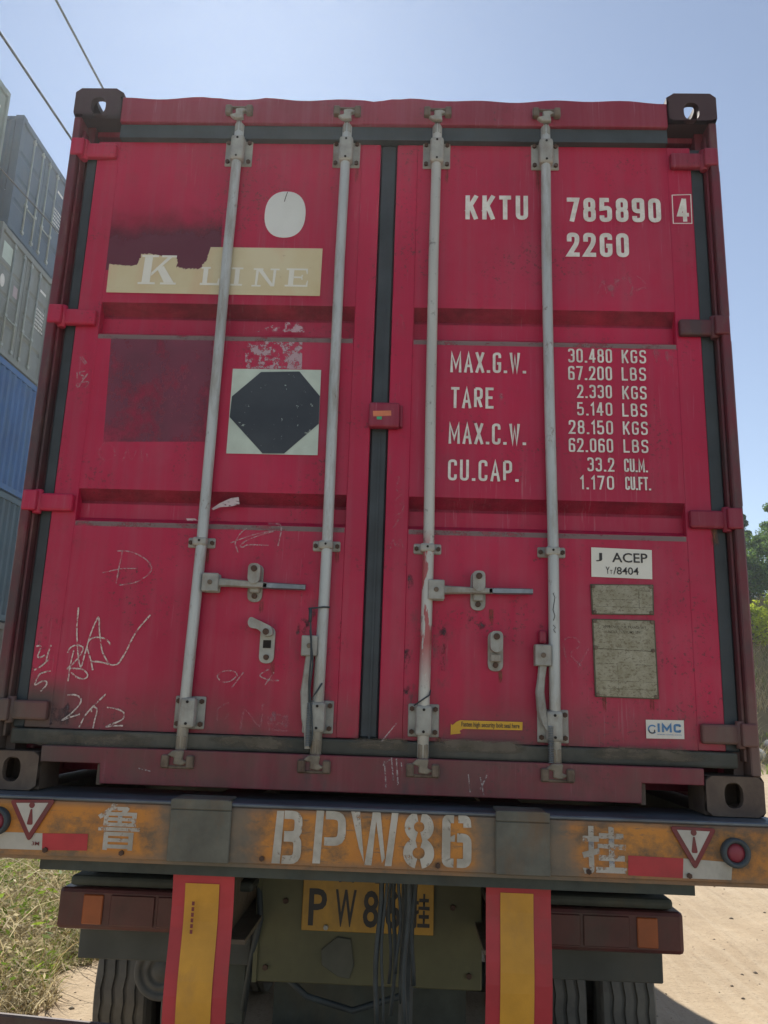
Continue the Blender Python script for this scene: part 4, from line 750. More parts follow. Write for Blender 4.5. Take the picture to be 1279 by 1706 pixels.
# marker boards hanging under the beam
M['board_red']=simple('marker_red',(.43,.034,.045),.55,0,.18,5,.3,(.20,.06,.05),.75); M['board_yel']=simple('marker_yellow',(.58,.29,.03),.55,0,.16,6,.3,(.34,.18,.06),.75)
for nm,x0,x1,xa,xb,zt in (('l',-.574,-.388,-.535,-.432,-.190),('r',.368,.560,.410,.508,-.182)):
    m=MB(); N=16; 
    pts=[]
    for i in range(N+1):
        z=zt-(.95)*i/N; bow=.009*math.sin(i*.9+x0)
        pts.append((x0+(.006 if nm=='l' else -.004)*i/N,x1+(.006 if nm=='l' else -.004)*i/N,z,-.045+bow))
    for (a,b_,z,y),(a2,b2,z2,y2) in zip(pts,pts[1:]):
        m.face([(a,y,z),(a2,y2,z2),(b2,y2,z2),(b_,y,z)]); m.face([(a,y+.004,z),(b_,y+.004,z),(b2,y2+.004,z2),(a2,y2+.004,z2)])
        for u,v in ((a,a2),(b_,b2)): m.face([(u,y,z),(u,y+.004,z),(v,y2+.004,z2),(v,y2,z2)])
    m.box(x0,x1,-.060,-.044,zt-.012,zt+.002,bev=.004)
    bd=m.build('marker_board',M['board_red'],tr,label='hanging red board with a yellow stripe')
    m=MB(); zz=zt-.052
    for i in range(N):
        f=lambda i:(xa+(.008 if nm=='l' else -.006)*i/N,xb+(.008 if nm=='l' else -.006)*i/N,zz-(.85)*i/N)
        a,b_,z=f(i);a2,b2,z2=f(i+1); ii=(zt-z)/.95*N; y=-.0478+.009*math.sin(ii*.9+x0); ii=(zt-z2)/.95*N; y2=-.0478+.009*math.sin(ii*.9+x0)
        m.face([(a,y,z),(a2,y2,z2),(b2,y2,z2),(b_,y,z)])
    m.build('board_stripe',M['board_yel'],bd)
    if nm=='l':
        m=MB()
        for k in range(6): m.sheet([(-.508,-.290-k*.0155),(-.500,-.290-k*.0155),(-.500,-.301-k*.0155),(-.508,-.301-k*.0155)],-.0565)
        m.build('board_print',M['sign_red'],bd)
# olive centre plate with the number plate
M['olive']=simple('olive_panel',(.095,.095,.045),.6,0,.25,4,.3,(.06,.055,.035),.7)
m=MB(); m.box(-.405,.405,.50,.515,-.668,-.17,bev=.004); m.box(-.405,-.39,.49,.52,-.668,-.17); m.build('rear_panel',M['olive'],tr)
M['np']=simple('number_plate_yellow',(.42,.24,.03),.5,0,.15,12,.1,(.2,.13,.04),.6)
m=MB(); m.box(-.238,.232,.484,.488,-.492,-.262,bev=.002); pl=m.build('number_plate',M['np'],tr)
for t_,a,b_,c_,d_ in (('P',-.215,-.150,-.475,-.352),('W',-.120,-.045,-.475,-.352),('8',-.020,.035,-.475,-.352),('6',.06,.115,-.475,-.352),('挂',.155,.218,-.470,-.355),('鲁',-.125,-.045,-.328,-.272),('B',.02,.07,-.328,-.272)):
    font_text('plate_letters',t_,a,b_,c_,d_,.4825,M['ink'],pl,.015)
m=MB(); m.cyl((-.150,.478,-.478),.009,.012,'y',10,.002); m.build('plate_bolt',M['fitting'],tr)
m=MB(); m.prism([(-.165,-.555),(-.11,-.51),(-.06,-.515),(-.045,-.60),(-.06,-.645),(-.10,-.640),(-.16,-.605)],.490,.499,.003); m.build('panel_patch',simple('dull_patch',(.085,.09,.07),.7,.1,.2,9,.2),tr)
# rubber tie straps hanging down the middle
M['strap']=simple('black_strap',(.03,.042,.046),.6,0,.3,20,.2)
ri=random.Random(3)
for k in range(8):
    x=.050+k*.0145+ri.uniform(-.004,.004); zl=-.20-ri.choice([.22,.30,.34,.40,.44]); y=.05+ri.uniform(0,.12)
    m=MB(); pts=[(x+.006*math.sin(j*.9+k),y,-.18+(zl+.18)*j/8) for j in range(9)]; m.tube(pts,.0045+ri.uniform(0,.004),6); m.build('hanging_strap',M['strap'],tr)
m=MB(); m.box(.115,.160,.20,.24,-1.3,-.17,bev=.01); m.build('hanging_post',M['strap'],tr)
# shelf, tail lamp boxes, mud flaps
M['lampred']=simple('dusty_lamp_red',(.085,.022,.020),.45,0,.3,8,.2,(.06,.05,.04),.6); M['lampor']=simple('dusty_lamp_orange',(.30,.075,.018),.4,0,.15,12,.2,(.25,.09,.03),.4)
for s in (-1,1):
    def q(a,b_): return (min(s*a,s*b_),max(s*a,s*b_))
    m=MB(); m.box(*q(.40,.985),.42,.60,-.315,-.185,bev=.004); m.build('lamp_bracket',M['chassis'],tr)
    m=MB(); m.box(*q(.40,1.045),.37,.62,-.352,-.318,bev=.012,seg=2); m.build('lamp_shelf',M['chassis'],tr)
    m=MB(); m.box(*q(.55,1.075),.36,.50,-.490,-.356,bev=.014,seg=2); lb=m.build('tail_lamp_box',M['lampred'],tr)
    m=MB(); m.box(*q(.915,.985),.353,.3595,-.470,-.375,bev=.006); m.build('turn_lamp',M['lampor'],lb)
    for a,b_ in ((.60,.725),(.735,.89)):
        m=MB(); m.box(*q(a,b_),.354,.3595,-.472,-.374,bev=.006); m.build('brake_lamp',M['lampred'],lb)
    m=MB(); m.box(*q(.42,1.045),.52,.53,-.625,-.46,bev=.004); m.build('mud_flap',M['rubber2'] if 'rubber2' in M else M.setdefault('rubber2',simple('dusty_flap',(.07,.075,.066),.8,0,.2,6,.2,(.10,.09,.07),.5)),tr)
# running gear
M['tyre']=simple('dusty_tyre',(.125,.118,.10),.9,0,.25,9,.4,(.21,.19,.15),.6)
M['rim']=simple('dusty_rim',(.20,.18,.14),.7,.2,.25,9,.3,RUST,.4)
def tyre_mesh():
    m=MB(); N=112; r=.50; hw=.128
    prof=[(-hw*.80,.30),(-hw,.36),(-hw*1.02,.44),(-hw*.93,.482),(-hw*.86,.497)]
    for g in (-.6,-.2,.2,.6):
        c=g*hw; prof+=[(c-.009,.5,'g'),(c-.006,.486,'g'),(c+.006,.486,'g'),(c+.009,.5,'g')]
    prof+=[(hw*.86,.497),(hw*.93,.482),(hw*1.02,.44),(hw,.36),(hw*.80,.30)]
    rings=[]
    for k in range(N):
        a=2*math.pi*k/N; z=.0035*math.sin(k*2*math.pi/N*28)
        rings.append([m.bm.verts.new((p[0]+(z if len(p)>2 else 0),p[1]*math.cos(a),p[1]*math.sin(a))) for p in prof])
    for k in range(N):
        A=rings[k];B=rings[(k+1)%N]
        for j in range(len(prof)-1): m.bm.faces.new((A[j],A[j+1],B[j+1],B[j]))
    bmesh.ops.recalc_face_normals(m.bm,faces=m.bm.faces); return m
t0=tyre_mesh().build('tyre',M['tyre'],tr); m=MB(); m.lathe((0,0,0),'x',[(-.10,.302),(-.06,.27),(.0,.25),(.0,.02),(.001,.25),(.06,.27),(.10,.302)]); m.cyl((0,0,0),.12,.30,'x',20,.01)
r0=m.build('wheel_rim',M['rim'],t0)
first=True
for ya in (1.80,3.10):
    for x in (-1.122,-.818,.818,1.122):
        if first: t=t0; first=False
        else: t=copy_tree(t0,tr)
        t.location=(x,ya,GZ+.5)
    m=MB(); m.cyl((0,ya,GZ+.5),.065,1.9,'x',16); m.build('axle',M['chassis'],tr)
m=MB(); m.lathe((-.865,1.0,-.80),'y',[(.30,.105),(.02,.112),(.0,.112),(-.004,.106),(-.004,.088),(.004,.086),(.004,.072),(-.006,.070),(-.006,.052),(.002,.050),(.002,.036),(-.008,.034),(-.008,.001)],36)
m.build('brake_chamber',M['tyre'],tr)
for s in (-1,1):
    m=MB(); x=s*.45; m.box(x-.07,x+.07,.16,9,-.03,-.016); m.box(x-.07,x+.07,.16,9,-.46,-.446); m.box(x-.005,x+.005,.16,9,-.4459,-.0301); m.build('chassis_rail',M['orange'],tr)
    m=MB(); m.box(min(s*1.06,s*1.21),max(s*1.06,s*1.21),.20,9,-.16,-.003); m.build('side_rail',M['chassis'],tr)
    m=MB(); m.tube([(s*.60,1.1,-.40),(s*.62,1.8,-.55),(s*.60,2.5,-.40)],.05,8); m.build('leaf_spring',M['chassis'],tr)
for y in (1.2,2.45,3.7,5.0,5.9):
    m=MB(); m.box(-1.22,1.22,y,y+.12,-.15,-.017); m.build('cross_beam',M['chassis'],tr)
m=MB(); m.box(-.38,.38,.9,.95,-1.15,-.46); m.build('inner_bulkhead',M['chassis'],tr)
m=MB(); m.box(-1.46,1.24,.675,.70,-1.06,-.930,bev=.006,rot=Matrix.Rotation(R(2.66),3,'Y')); m.build('underride_bar',simple('dull_red_bar',(.07,.03,.03),.6,0,.3,6,.2,MUD,.6),tr)
for s in (-1,1):
    m=MB(); m.box(s*.5-.04,s*.5+.04,.66,.70,-.86,-.46); m.build('underride_post',M['chassis'],tr)
for s in (-1,1):
    m=MB(); m.cyl((s*1.137,.10,-.0035),.035,.05,'z',12); m.build('twist_lock',M['fitting_dark'],tr)
for pts,r_ in (([(-.44,.55,-.30),(-.40,.50,-.36),(-.385,.48,-.46),(-.41,.50,-.58),(-.45,.62,-.80)],.011),([(-.30,.56,-.66),(-.22,.60,-.74),(-.05,.60,-.78),(.12,.58,-.72),(.20,.56,-.66)],.012),([(.44,.50,-.25),(.60,.46,-.27),(.80,.44,-.30),(.95,.46,-.30)],.008),([(-.80,.9,-.70),(-.68,.8,-.55),(-.60,.7,-.50),(-.48,.6,-.30)],.010),([(.42,.50,-.30),(.47,.55,-.55),(.50,.8,-.80)],.010)):
    MB().tube(pts,r_,8).build('air_hose',M['strap'],tr)
for s in (-1,1):
    for k in range(5):
        z=-.62-.018*k; L_=.62-.1*k; MB().box(min(s*.62,s*.69),max(s*.62,s*.69),1.8-L_,1.8+L_,z,z+.015).build('leaf_spring',M['chassis'],tr)
for x in (-.66,-.60,.60,.66):
    MB().tube([(x,.499,-.24),(x,.470,-.24)],.012,6).build('bolt',M['bolt'],tr)
for x,z in ((-.36,-.22),(.36,-.22),(-.36,-.62),(.36,-.62),(-.30,-.40),(.30,-.40)):
    MB().tube([(x,.499,z),(x,.487,z)],.010,6).build('bolt',M['bolt'],tr)
for x in (-.95,-.72,-.30,.22,.66,.95):
    MB().tube([(x,YB-.0005,-.155),(x,YB-.008,-.155)],.008,6).build('bolt',M['bolt'],tr)
# tractor ahead of the trailer, only glimpsed under and round the load: cab and wheels
tk=empty('tractor_truck',(0,8.6,0),label='dark tractor unit pulling the orange trailer, hidden ahead of the container',cat='truck')
m=MB(); m.prism([(-1.15,-.55),(-1.15,1.2),(-1.05,1.45),(1.05,1.45),(1.15,1.2),(1.15,-.55)],.2,2.3,.03); m.build('cab',M['chassis'],tk)
m=MB(); m.box(-.45,.45,-2.4,2.3,-.75,-.56); m.build('chassis',M['chassis'],tk)
for y in (-1.2,1.5):
    for x in (-1.05,1.05):
        t=copy_tree(t0,tk); t.location=(x,y,GZ+.5)
# =====================================================================
# GROUND
# =====================================================================
def sm(t): t=np.clip(t,0,1); return t*t*(3-2*t)
def gh(x,y):
    x=np.asarray(x,float); y=np.asarray(y,float)
    # right hand bank beyond the road
    e=y-24.5-.25*(x-11)+.5*np.sin(x*.7)+.3*np.sin(x*1.9+y*.3)
    hb=7.0*sm(e/9.5)*sm((x-3.5)/5)
    # raised yard on the left
    hl=.58*sm((-4.6-x)/3.0)+.10*sm((-2.2-x)/1.2)
    near=.012*np.sin(x*5.1+y*2.3)+.010*np.sin(x*2.7-y*4.1)+.02*np.sin(y*.6+x)
    return GZ+hb+hl+near*(1-sm((np.abs(y)-40)/30))
def axis(a,b_,n,c,p): 
    t=np.linspace(-1,1,n); return c+np.sign(t)*np.abs(t)**p*np.where(t<0,c-a,b_-c)
gx=axis(-260,300,260,0,2.6); gy=axis(-120,420,260,6,2.6)
X,Yg=np.meshgrid(gx,gy); Zg=gh(X,Yg)
V=np.stack([X.ravel(),Yg.ravel(),Zg.ravel()],1); nx=len(gx); ny=len(gy)
I=(np.arange(ny-1)[:,None]*nx+np.arange(nx-1)[None]).ravel(); F=np.stack([I,I+1,I+nx+1,I+nx],1)
def npmesh(name,V,F,mat,smooth=False,parent=None,**k):
    me=bpy.data.meshes.new(name); me.vertices.add(len(V)); me.vertices.foreach_set('co',np.asarray(V,np.float32).ravel())
    n=F.shape[1]; me.loops.add(F.size); me.loops.foreach_set('vertex_index',F.astype(np.int32).ravel()); me.polygons.add(len(F))
    me.polygons.foreach_set('loop_start',np.arange(0,F.size,n,dtype=np.int32)); me.polygons.foreach_set('loop_total',np.full(len(F),n,np.int32))
    if smooth: me.polygons.foreach_set('use_smooth',np.ones(len(F),bool))
    me.update(calc_edges=True); me.materials.append(mat); o=bpy.data.objects.new(name,me); COL.objects.link(o)
    if parent: o.parent=parent
    return tag(o,**k)
def ground_mat():
    n=NM('sandy_ground',.95,0,.15); o=n.sep()
    f=n.ramp(n.noise(.8,6,.6),.3,.7); c=n.mix(f,(.40,.305,.20),(.50,.395,.27))
    f2=n.ramp(n.noise(7,6,.7,stretch=(1,.35,1)),.38,.66); c=n.mix(n.math('MULTIPLY',f2,.45),c,(.32,.24,.16))
    tw=n.ramp(n.noise(2.2,5,.65,stretch=(3.2,.16,1)),.46,.60); c=n.mix(n.math('MULTIPLY',tw,.35),c,(.52,.43,.31)); tw2=n.ramp(n.noise(3.1,5,.7,stretch=(2.4,.2,1)),.56,.66); c=n.mix(n.math('MULTIPLY',tw2,.35),c,(.27,.20,.13)); f3=n.ramp(n.noise(34,5,.75),.57,.66); c=n.mix(n.math('MULTIPLY',f3,.6),c,(.20,.15,.10))
    # vegetated soil on the bank and the left verge
    hz=n.ramp(o[2],-1.42,-1.0); g=n.ramp(n.noise(.9,6,.65),.3,.65); soil=n.mix(g,(.16,.125,.065),(.24,.19,.10)); c=n.mix(hz,c,soil)
    n.col(c); hgt=n.math('ADD',n.math('MULTIPLY',n.noise(5,6,.6),.6),n.math('MULTIPLY',n.noise(45,4,.6),.2)); n.bump(hgt,.8,.04); return n.m
npmesh('ground',V,F,ground_mat(),True,kind='structure')
# pebbles on the road
rg=np.random.default_rng(5)
def pebbles():
    n=900; x=np.concatenate([rg.uniform(1.3,7,n//2),rg.uniform(1.3,12,n//4),rg.uniform(-2.6,-1.6,n//4)]); y=np.concatenate([rg.uniform(1.5,9,n//2),rg.uniform(6,24,n//4),rg.uniform(1.5,5,n//4)])
    n=len(x); s=.006+.02*rg.random(n)**4; z=gh(x,y)
    base=np.array([[1,0,0],[.3,.95,0],[-.8,.6,0],[-.8,-.6,0],[.3,-.95,0],[.1,0,.7],[0,0,-.4]]); fc=np.array([[0,1,5],[1,2,5],[2,3,5],[3,4,5],[4,0,5],[1,0,6],[2,1,6],[3,2,6],[4,3,6],[0,4,6]])
    a=rg.uniform(0,6.28,n); ca,sa=np.cos(a),np.sin(a)
    V=[];
    B=base[None]*s[:,None,None]; Vx=B[...,0]*ca[:,None]-B[...,1]*sa[:,None]+x[:,None]; Vy=B[...,0]*sa[:,None]+B[...,1]*ca[:,None]+y[:,None]; Vz=B[...,2]+z[:,None]
    V=np.stack([Vx,Vy,Vz],-1).reshape(-1,3); F=(fc[None]+np.arange(n)[:,None,None]*7).reshape(-1,3); return V,F
npmesh('pebbles',*pebbles(),simple('pebble',(.22,.18,.13),.9,0,.4,30,.2),kind='stuff',label='small dark pebbles scattered on the sandy road')
# ---------------- grasses ----------------
def leafmat(name,c1,c2,tr_=.45,scale=3,rough=.6):
    n=NM(name,rough,0,.25); g=n.nt.nodes.new('ShaderNodeNewGeometry'); f=g.outputs['Random Per Island']
    c=n.mix(f,c1,c2); n.col(c)
    t=n.nt.nodes.new('ShaderNodeBsdfTranslucent'); n.L(c,t.inputs[0]); mx=n.nt.nodes.new('ShaderNodeMixShader'); mx.inputs[0].default_value=tr_
    n.L(n.p.outputs[0],mx.inputs[1]); n.L(t.outputs[0],mx.inputs[2]); n.L(mx.outputs[0],n.out.inputs[0]); return n.m
M['straw']=leafmat('dry_straw',(.30,.225,.09),(.78,.68,.44)); M['straw2']=leafmat('grey_straw',(.12,.095,.05),(.40,.34,.20)); M['green']=leafmat('green_blade',(.13,.22,.03),(.30,.40,.05),.55)
def blades(x,y,z,h,wd,lean,seed,az=None,taper=True):
    g=np.random.default_rng(seed); n=len(x); a=g.uniform(0,2*np.pi,n) if az is None else az
    S_=4; t=np.linspace(0,1,S_+1); d=np.stack([np.cos(a),np.sin(a)],1); b=g.uniform(0,2*np.pi,n); wv=np.stack([np.cos(b),np.sin(b)],1)
    V=np.zeros((n,S_+1,2,3))
    for k,tt in enumerate(t):
        off=lean*tt**1.6*h; zz=z+h*tt*np.sqrt(np.clip(1-(lean*.6*tt)**2,.08,1)); wk=wd*(1-.85*tt if taper else 1-.3*tt)
        for s,sg in ((0,-1),(1,1)):
            V[:,k,s,0]=x+d[:,0]*off+wv[:,0]*wk*sg*.5; V[:,k,s,1]=y+d[:,1]*off+wv[:,1]*wk*sg*.5; V[:,k,s,2]=zz
    i0=np.arange(n)[:,None]*(S_+1)*2+np.arange(S_)[None]*2
    F=np.stack([i0,i0+1,i0+3,i0+2],-1).reshape(-1,4); return V.reshape(-1,3),F
def clumped(n,x0,x1,y0,y1,seed,nc,sd):
    g=np.random.default_rng(seed); cx=g.uniform(x0,x1,nc); cy=g.uniform(y0,y1,nc); k=g.integers(0,nc,n)
    return cx[k]+g.normal(0,sd,n),cy[k]+g.normal(0,sd,n),k,g
def verge_mask(x,y): return x< -2.02-.35*np.sin(y*1.7)-.25*np.sin(y*4.1+1)-.9*np.clip((3.4-y),0,1)*.6
def field(n,seed,nc,h0,h1,w0,l0,l1,name,mat,label,x0=-9,x1=-1.9,y0=1.5,y1=16,dens=True):
    x,y,k,g=clumped(n//2,x0,x1,y0,y1,seed,nc//2,.16); xb,yb,_,_=clumped(n//2,-5,-1.8,2.2,8,seed+5,nc//2,.13); x=np.concatenate([x,xb]); y=np.concatenate([y,yb])
    keep=verge_mask(x,y); x=x[keep];y=y[keep]; m_=len(x)
    h=g.uniform(h0,h1,m_)*(.6+.4*sm((-2.0-x)/1.0)); V,F=blades(x,y,gh(x,y),h,g.uniform(.6,1.4,m_)*w0,g.uniform(l0,l1,m_),seed+1)
    return npmesh(name,V,F,mat,kind='stuff',label=label)
field(70000,11,2200,.05,.34,.010,.5,1.9,'dry_grass',M['straw'],'tangle of dry straw coloured grass left of the trailer')
field(30000,21,1200,.05,.26,.010,.6,1.9,'grey_grass',M['straw2'],'greyish dead grass left of the trailer')
field(26000,31,230,.08,.30,.009,.3,1.1,'green_grass',M['green'],'green blades growing through the dry grass left of the trailer')
# long fallen stalks
x,y,k,g=clumped(900,-7,-2.0,1.8,9,41,120,.3); kk=verge_mask(x,y); x=x[kk];y=y[kk]
V,F=blades(x,y,gh(x,y)+.10*g.random(len(x)),g.uniform(.3,.8,len(x)),np.full(len(x),.010),g.uniform(1.0,1.5,len(x)),42,None,False)
npmesh('fallen_stalks',V,F,M['straw'],kind='stuff',label='long pale stalks lying on the dry grass')
# broken leaves and chaff lying in the grass
def litter(n,seed,size,mat,name,label,z1):
    g=np.random.default_rng(seed); x=g.uniform(-5.2,-1.75,n); y=g.uniform(2.0,8.5,n); kk=verge_mask(x+.10*g.random(n),y); x=x[kk];y=y[kk]; m_=len(x)
    c=np.stack([x,y,gh(x,y)+g.random(m_)**1.5*z1+.01],1); s_=size*g.uniform(.4,1.5,m_)
    u=g.normal(0,1,(m_,3))*np.array([1,1,.6]); u/=np.linalg.norm(u,axis=1)[:,None]; v=np.cross(u,g.normal(0,1,(m_,3))); v/=np.linalg.norm(v,axis=1)[:,None]
    V=np.stack([c-u*s_[:,None],c+v*s_[:,None]*.32,c+u*s_[:,None],c-v*s_[:,None]*.32],1).reshape(-1,3)
    npmesh(name,V,np.arange(m_*4).reshape(-1,4),mat,kind='stuff',label=label)
litter(26000,81,.022,M['straw'],'dry_leaves','pale chaff and dry leaves caught in the grass left of the trailer',.30)
litter(5200,83,.034,M['green'],'green_leaves','small bright green leaves among the dry grass',.34)
# right bank cover
def bank(n,seed,h0,h1,w0,mat,name,label,e0,e1,dens=None):
    g=np.random.default_rng(seed); x=g.uniform(7.5,26,n); y=g.uniform(22,46,n); e=y-24.5-.25*(x-11); v=np.sin(x*1.3+y*.7)+np.sin(x*.6-y*1.1+seed)
    kk=(e>e0)&(e<e1)&(v>(-.9 if dens is None else dens)); x=x[kk];y=y[kk]; m_=len(x)
    V,F=blades(x,y,gh(x,y),g.uniform(h0,h1,m_),g.uniform(.6,1.4,m_)*w0,g.uniform(.2,1.1,m_),seed+1); npmesh(name,V,F,mat,kind='stuff',label=label)
bank(90000,51,.15,.55,.022,M['straw'],'bank_grass','dry grass covering the bank right of the container',.6,11,None)
bank(40000,61,.10,.35,.03,M['green'],'bank_weeds','green weeds at the foot of the right bank',-1.4,2.0,-.4)
bank(26000,71,.15,.50,.025,M['green'],'bank_green','green patches on the right bank',3,12,.5)
# pale rocks at the foot of the bank
for i,(x,y,s) in enumerate([(11.75,26.0,.34),(12.5,26.5,.26),(12.1,26.9,.24),(13.1,26.3,.34)]):
    b=bmesh.new(); bmesh.ops.create_icosphere(b,subdivisions=3,radius=s)
    g=random.Random(i)
    for v in b.verts: v.co*=1+.18*math.sin(v.co.x*9/s*.3+i)+g.uniform(-.05,.05); v.co.z*=.6
    m=MB(); m.merge(b); o=m.build('rock',simple('pale_rock',(.42,.42,.40),.9,0,.2,5,.4) if i==0 else bpy.data.materials['pale_rock'],None)
    o.location=(x,y,float(gh(x,y))+s*.15); tag(o,['largest pale rock at the foot of the right bank','pale rock behind the largest rock on the right bank','smallest pale rock on the right bank','pale rock nearest the frame edge at the bank foot'][i],'rock','pale rocks below the bank')
# ---------------- trees ----------------
M['bark']=simple('bark',(.09,.07,.05),.9,0,.3,10,.4)
M['leafdark']=leafmat('dark_foliage',(.05,.10,.03),(.12,.20,.055),.5); M['leafolive']=leafmat('olive_foliage',(.09,.16,.04),(.17,.27,.06),.5); M['leafyel']=leafmat('yellow_green_leaves',(.38,.48,.03),(.55,.62,.06),.6)
def leaves(cs,rs,n,size,seed,flat=1.0):
    g=np.random.default_rng(seed); k=g.integers(0,len(cs),n); d=g.normal(0,1,(n,3)); d/=np.linalg.norm(d,axis=1)[:,None]; r=g.random(n)**.45
    c=np.array(cs)[k]+d*(np.array(rs)[k]*r)[:,None]*np.array([1,1,flat]); s=size*g.uniform(.5,1.4,n)
    u=g.normal(0,1,(n,3)); u/=np.linalg.norm(u,axis=1)[:,None]; v=np.cross(u,g.normal(0,1,(n,3))); v/=np.linalg.norm(v,axis=1)[:,None]
    V=np.stack([c-u*s[:,None],c+v*s[:,None]*.45,c+u*s[:,None],c-v*s[:,None]*.45],1).reshape(-1,3); return V,np.arange(n*4).reshape(-1,4)
def tree(name,loc,h,w_,mat,seed,n,size,conical,label,group,cat='tree'):
    g=random.Random(seed); t=empty(name,loc,g.uniform(0,6),label=label,cat=cat,group=group)
    m=MB(); lean=g.uniform(-.1,.1); m.tube([(0,0,-.3),(lean*.3,0,h*.3),(lean,0,h*.6),(lean*1.2,0,h*.93)],1,8,True,[.035*h,.028*h,.018*h,.004*h])
    cs=[];rs=[]
    nb=int(16 if conical else 14)
    for k in range(nb):
        f=(k+.6)/nb; z=h*(.15+.80*f); a=k*2.4+g.uniform(-.4,.4)
        rad=w_*((1-f)*.95+.08 if conical else math.sin(math.pi*(.18+.75*f))*.8)*g.uniform(.6,1.1)
        e=(math.cos(a)*rad+lean*f,math.sin(a)*rad,z+rad*.15); m.tube([(lean*f,0,z-rad*.25),((e[0])*.6,e[1]*.6,z-rad*.02),e],1,5,False,[.012*h*(1.1-f),.008*h*(1.1-f),.003*h])
        cs.append(e); rs.append(w_*.30*(1.15-f*.7 if conical else 1)*g.uniform(.7,1.2)); cs.append((e[0]*.5,e[1]*.5,z)); rs.append(w_*.30*(1.1-f*.6))
    cs.append((lean*1.2,0,h*.95)); rs.append(w_*.13)
    m.build('trunk',M['bark'],t); V,F=leaves(cs,rs,n,size,seed,.8); npmesh('crown',V,F,mat,False,t); return t
M['leafmid']=leafmat('mid_green_foliage',(.05,.10,.03),(.12,.19,.05),.45)
bk='trees on top of the right bank'
spec=[(14.9,37.0,4.6,1.5,'leafdark',1,'dark conical tree nearest the container edge on the bank'),(17.0,38.5,5.0,1.5,'leafdark',1,'slim dark conifer rising between two neighbours on the bank'),
(18.2,37.2,5.6,1.9,'leafolive',1,'tallest pale green tree at the right frame edge'),(16.4,35.4,3.2,1.9,'leafolive',0,'low olive bush in front of the conifers'),
(13.2,38.5,4.2,1.7,'leafdark',1,'dark tree partly hidden behind the container edge'),(20.2,38.0,5.4,2.0,'leafdark',0,'broad dark tree just outside the right of the bank row'),
(15.6,40.5,4.6,1.9,'leafdark',0,'round dark tree behind the bank conifers'),(11.2,38.0,4.4,1.8,'leafolive',0,'olive tree behind the container at the bank top'),(22.6,37.5,5.0,2.0,'leafolive',0,'olive tree farthest right on the bank'),(8.6,38.5,4.0,1.8,'leafdark',0,'dark tree fully behind the container')]
for i,(x,y,h,w_,mt,con,lb) in enumerate(spec):
    tree('tree',(x,y,float(gh(x,y))-.1),h,w_,M[mt],100+i,7000,.075,con,lb,bk)
tree('shrub',(14.35,31.6,float(gh(14.35,31.6))-.1),1.8,1.0,M['leafyel'],201,1500,.075,0,'bright yellow green shrub on the bank below the trees','yellow green shrubs on the bank','shrub')
tree('shrub',(15.6,32.0,float(gh(15.6,32))-.1),2.0,1.1,M['leafyel'],202,1500,.075,0,'yellow green shrub at the frame edge beside the first','yellow green shrubs on the bank','shrub')
tree('shrub',(13.6,34.0,float(gh(13.6,34))-.1),1.7,1.5,M['leafdark'],203,2600,.08,0,'dark low bush under the conifers on the bank','dark bushes on the bank','shrub')
tree('shrub',(15.4,34.2,float(gh(15.4,34.2))-.1),1.9,1.6,M['leafdark'],204,2600,.08,0,'dark low bush right of its twin under the conifers','dark bushes on the bank','shrub')
# =====================================================================
# STACKED CONTAINERS ON THE LEFT
# =====================================================================
def far_mat(name,c,dirt):
    n=NM(name,.6); f=n.ramp(n.noise(1.2,5,.6),.3,.7); a=n.mix(f,tuple(v*.8 for v in c),tuple(v*1.15 for v in c))
    g=n.ramp(n.noise(2.5,6,.7,stretch=(1,1,.3)),.48,.68); a=n.mix(n.math('MULTIPLY',g,.5),a,dirt); n.col(a); return n.m
FM={'navy':far_mat('navy_paint',(.022,.065,.12),(.06,.10,.12)),'grey':far_mat('grey_paint',(.17,.20,.19),(.11,.11,.085)),'blue':far_mat('blue_paint',(.014,.10,.30),(.06,.13,.17)),
 'dkblue':far_mat('dark_blue_paint',(.03,.075,.11),(.07,.08,.08)),'rust':far_mat('rusty_grey_paint',(.12,.11,.095),(.10,.06,.04)),'sage':far_mat('sage_paint',(.17,.23,.21),(.14,.15,.12)),'maroon':far_mat('maroon_paint',(.15,.03,.03),(.10,.06,.05))}
M['farrod']=simple('far_rod',(.25,.30,.28),.5,.2,.2,4,.1); M['farmark']=simple('far_marking',(.62,.64,.62),.6,0,.1,8,0)
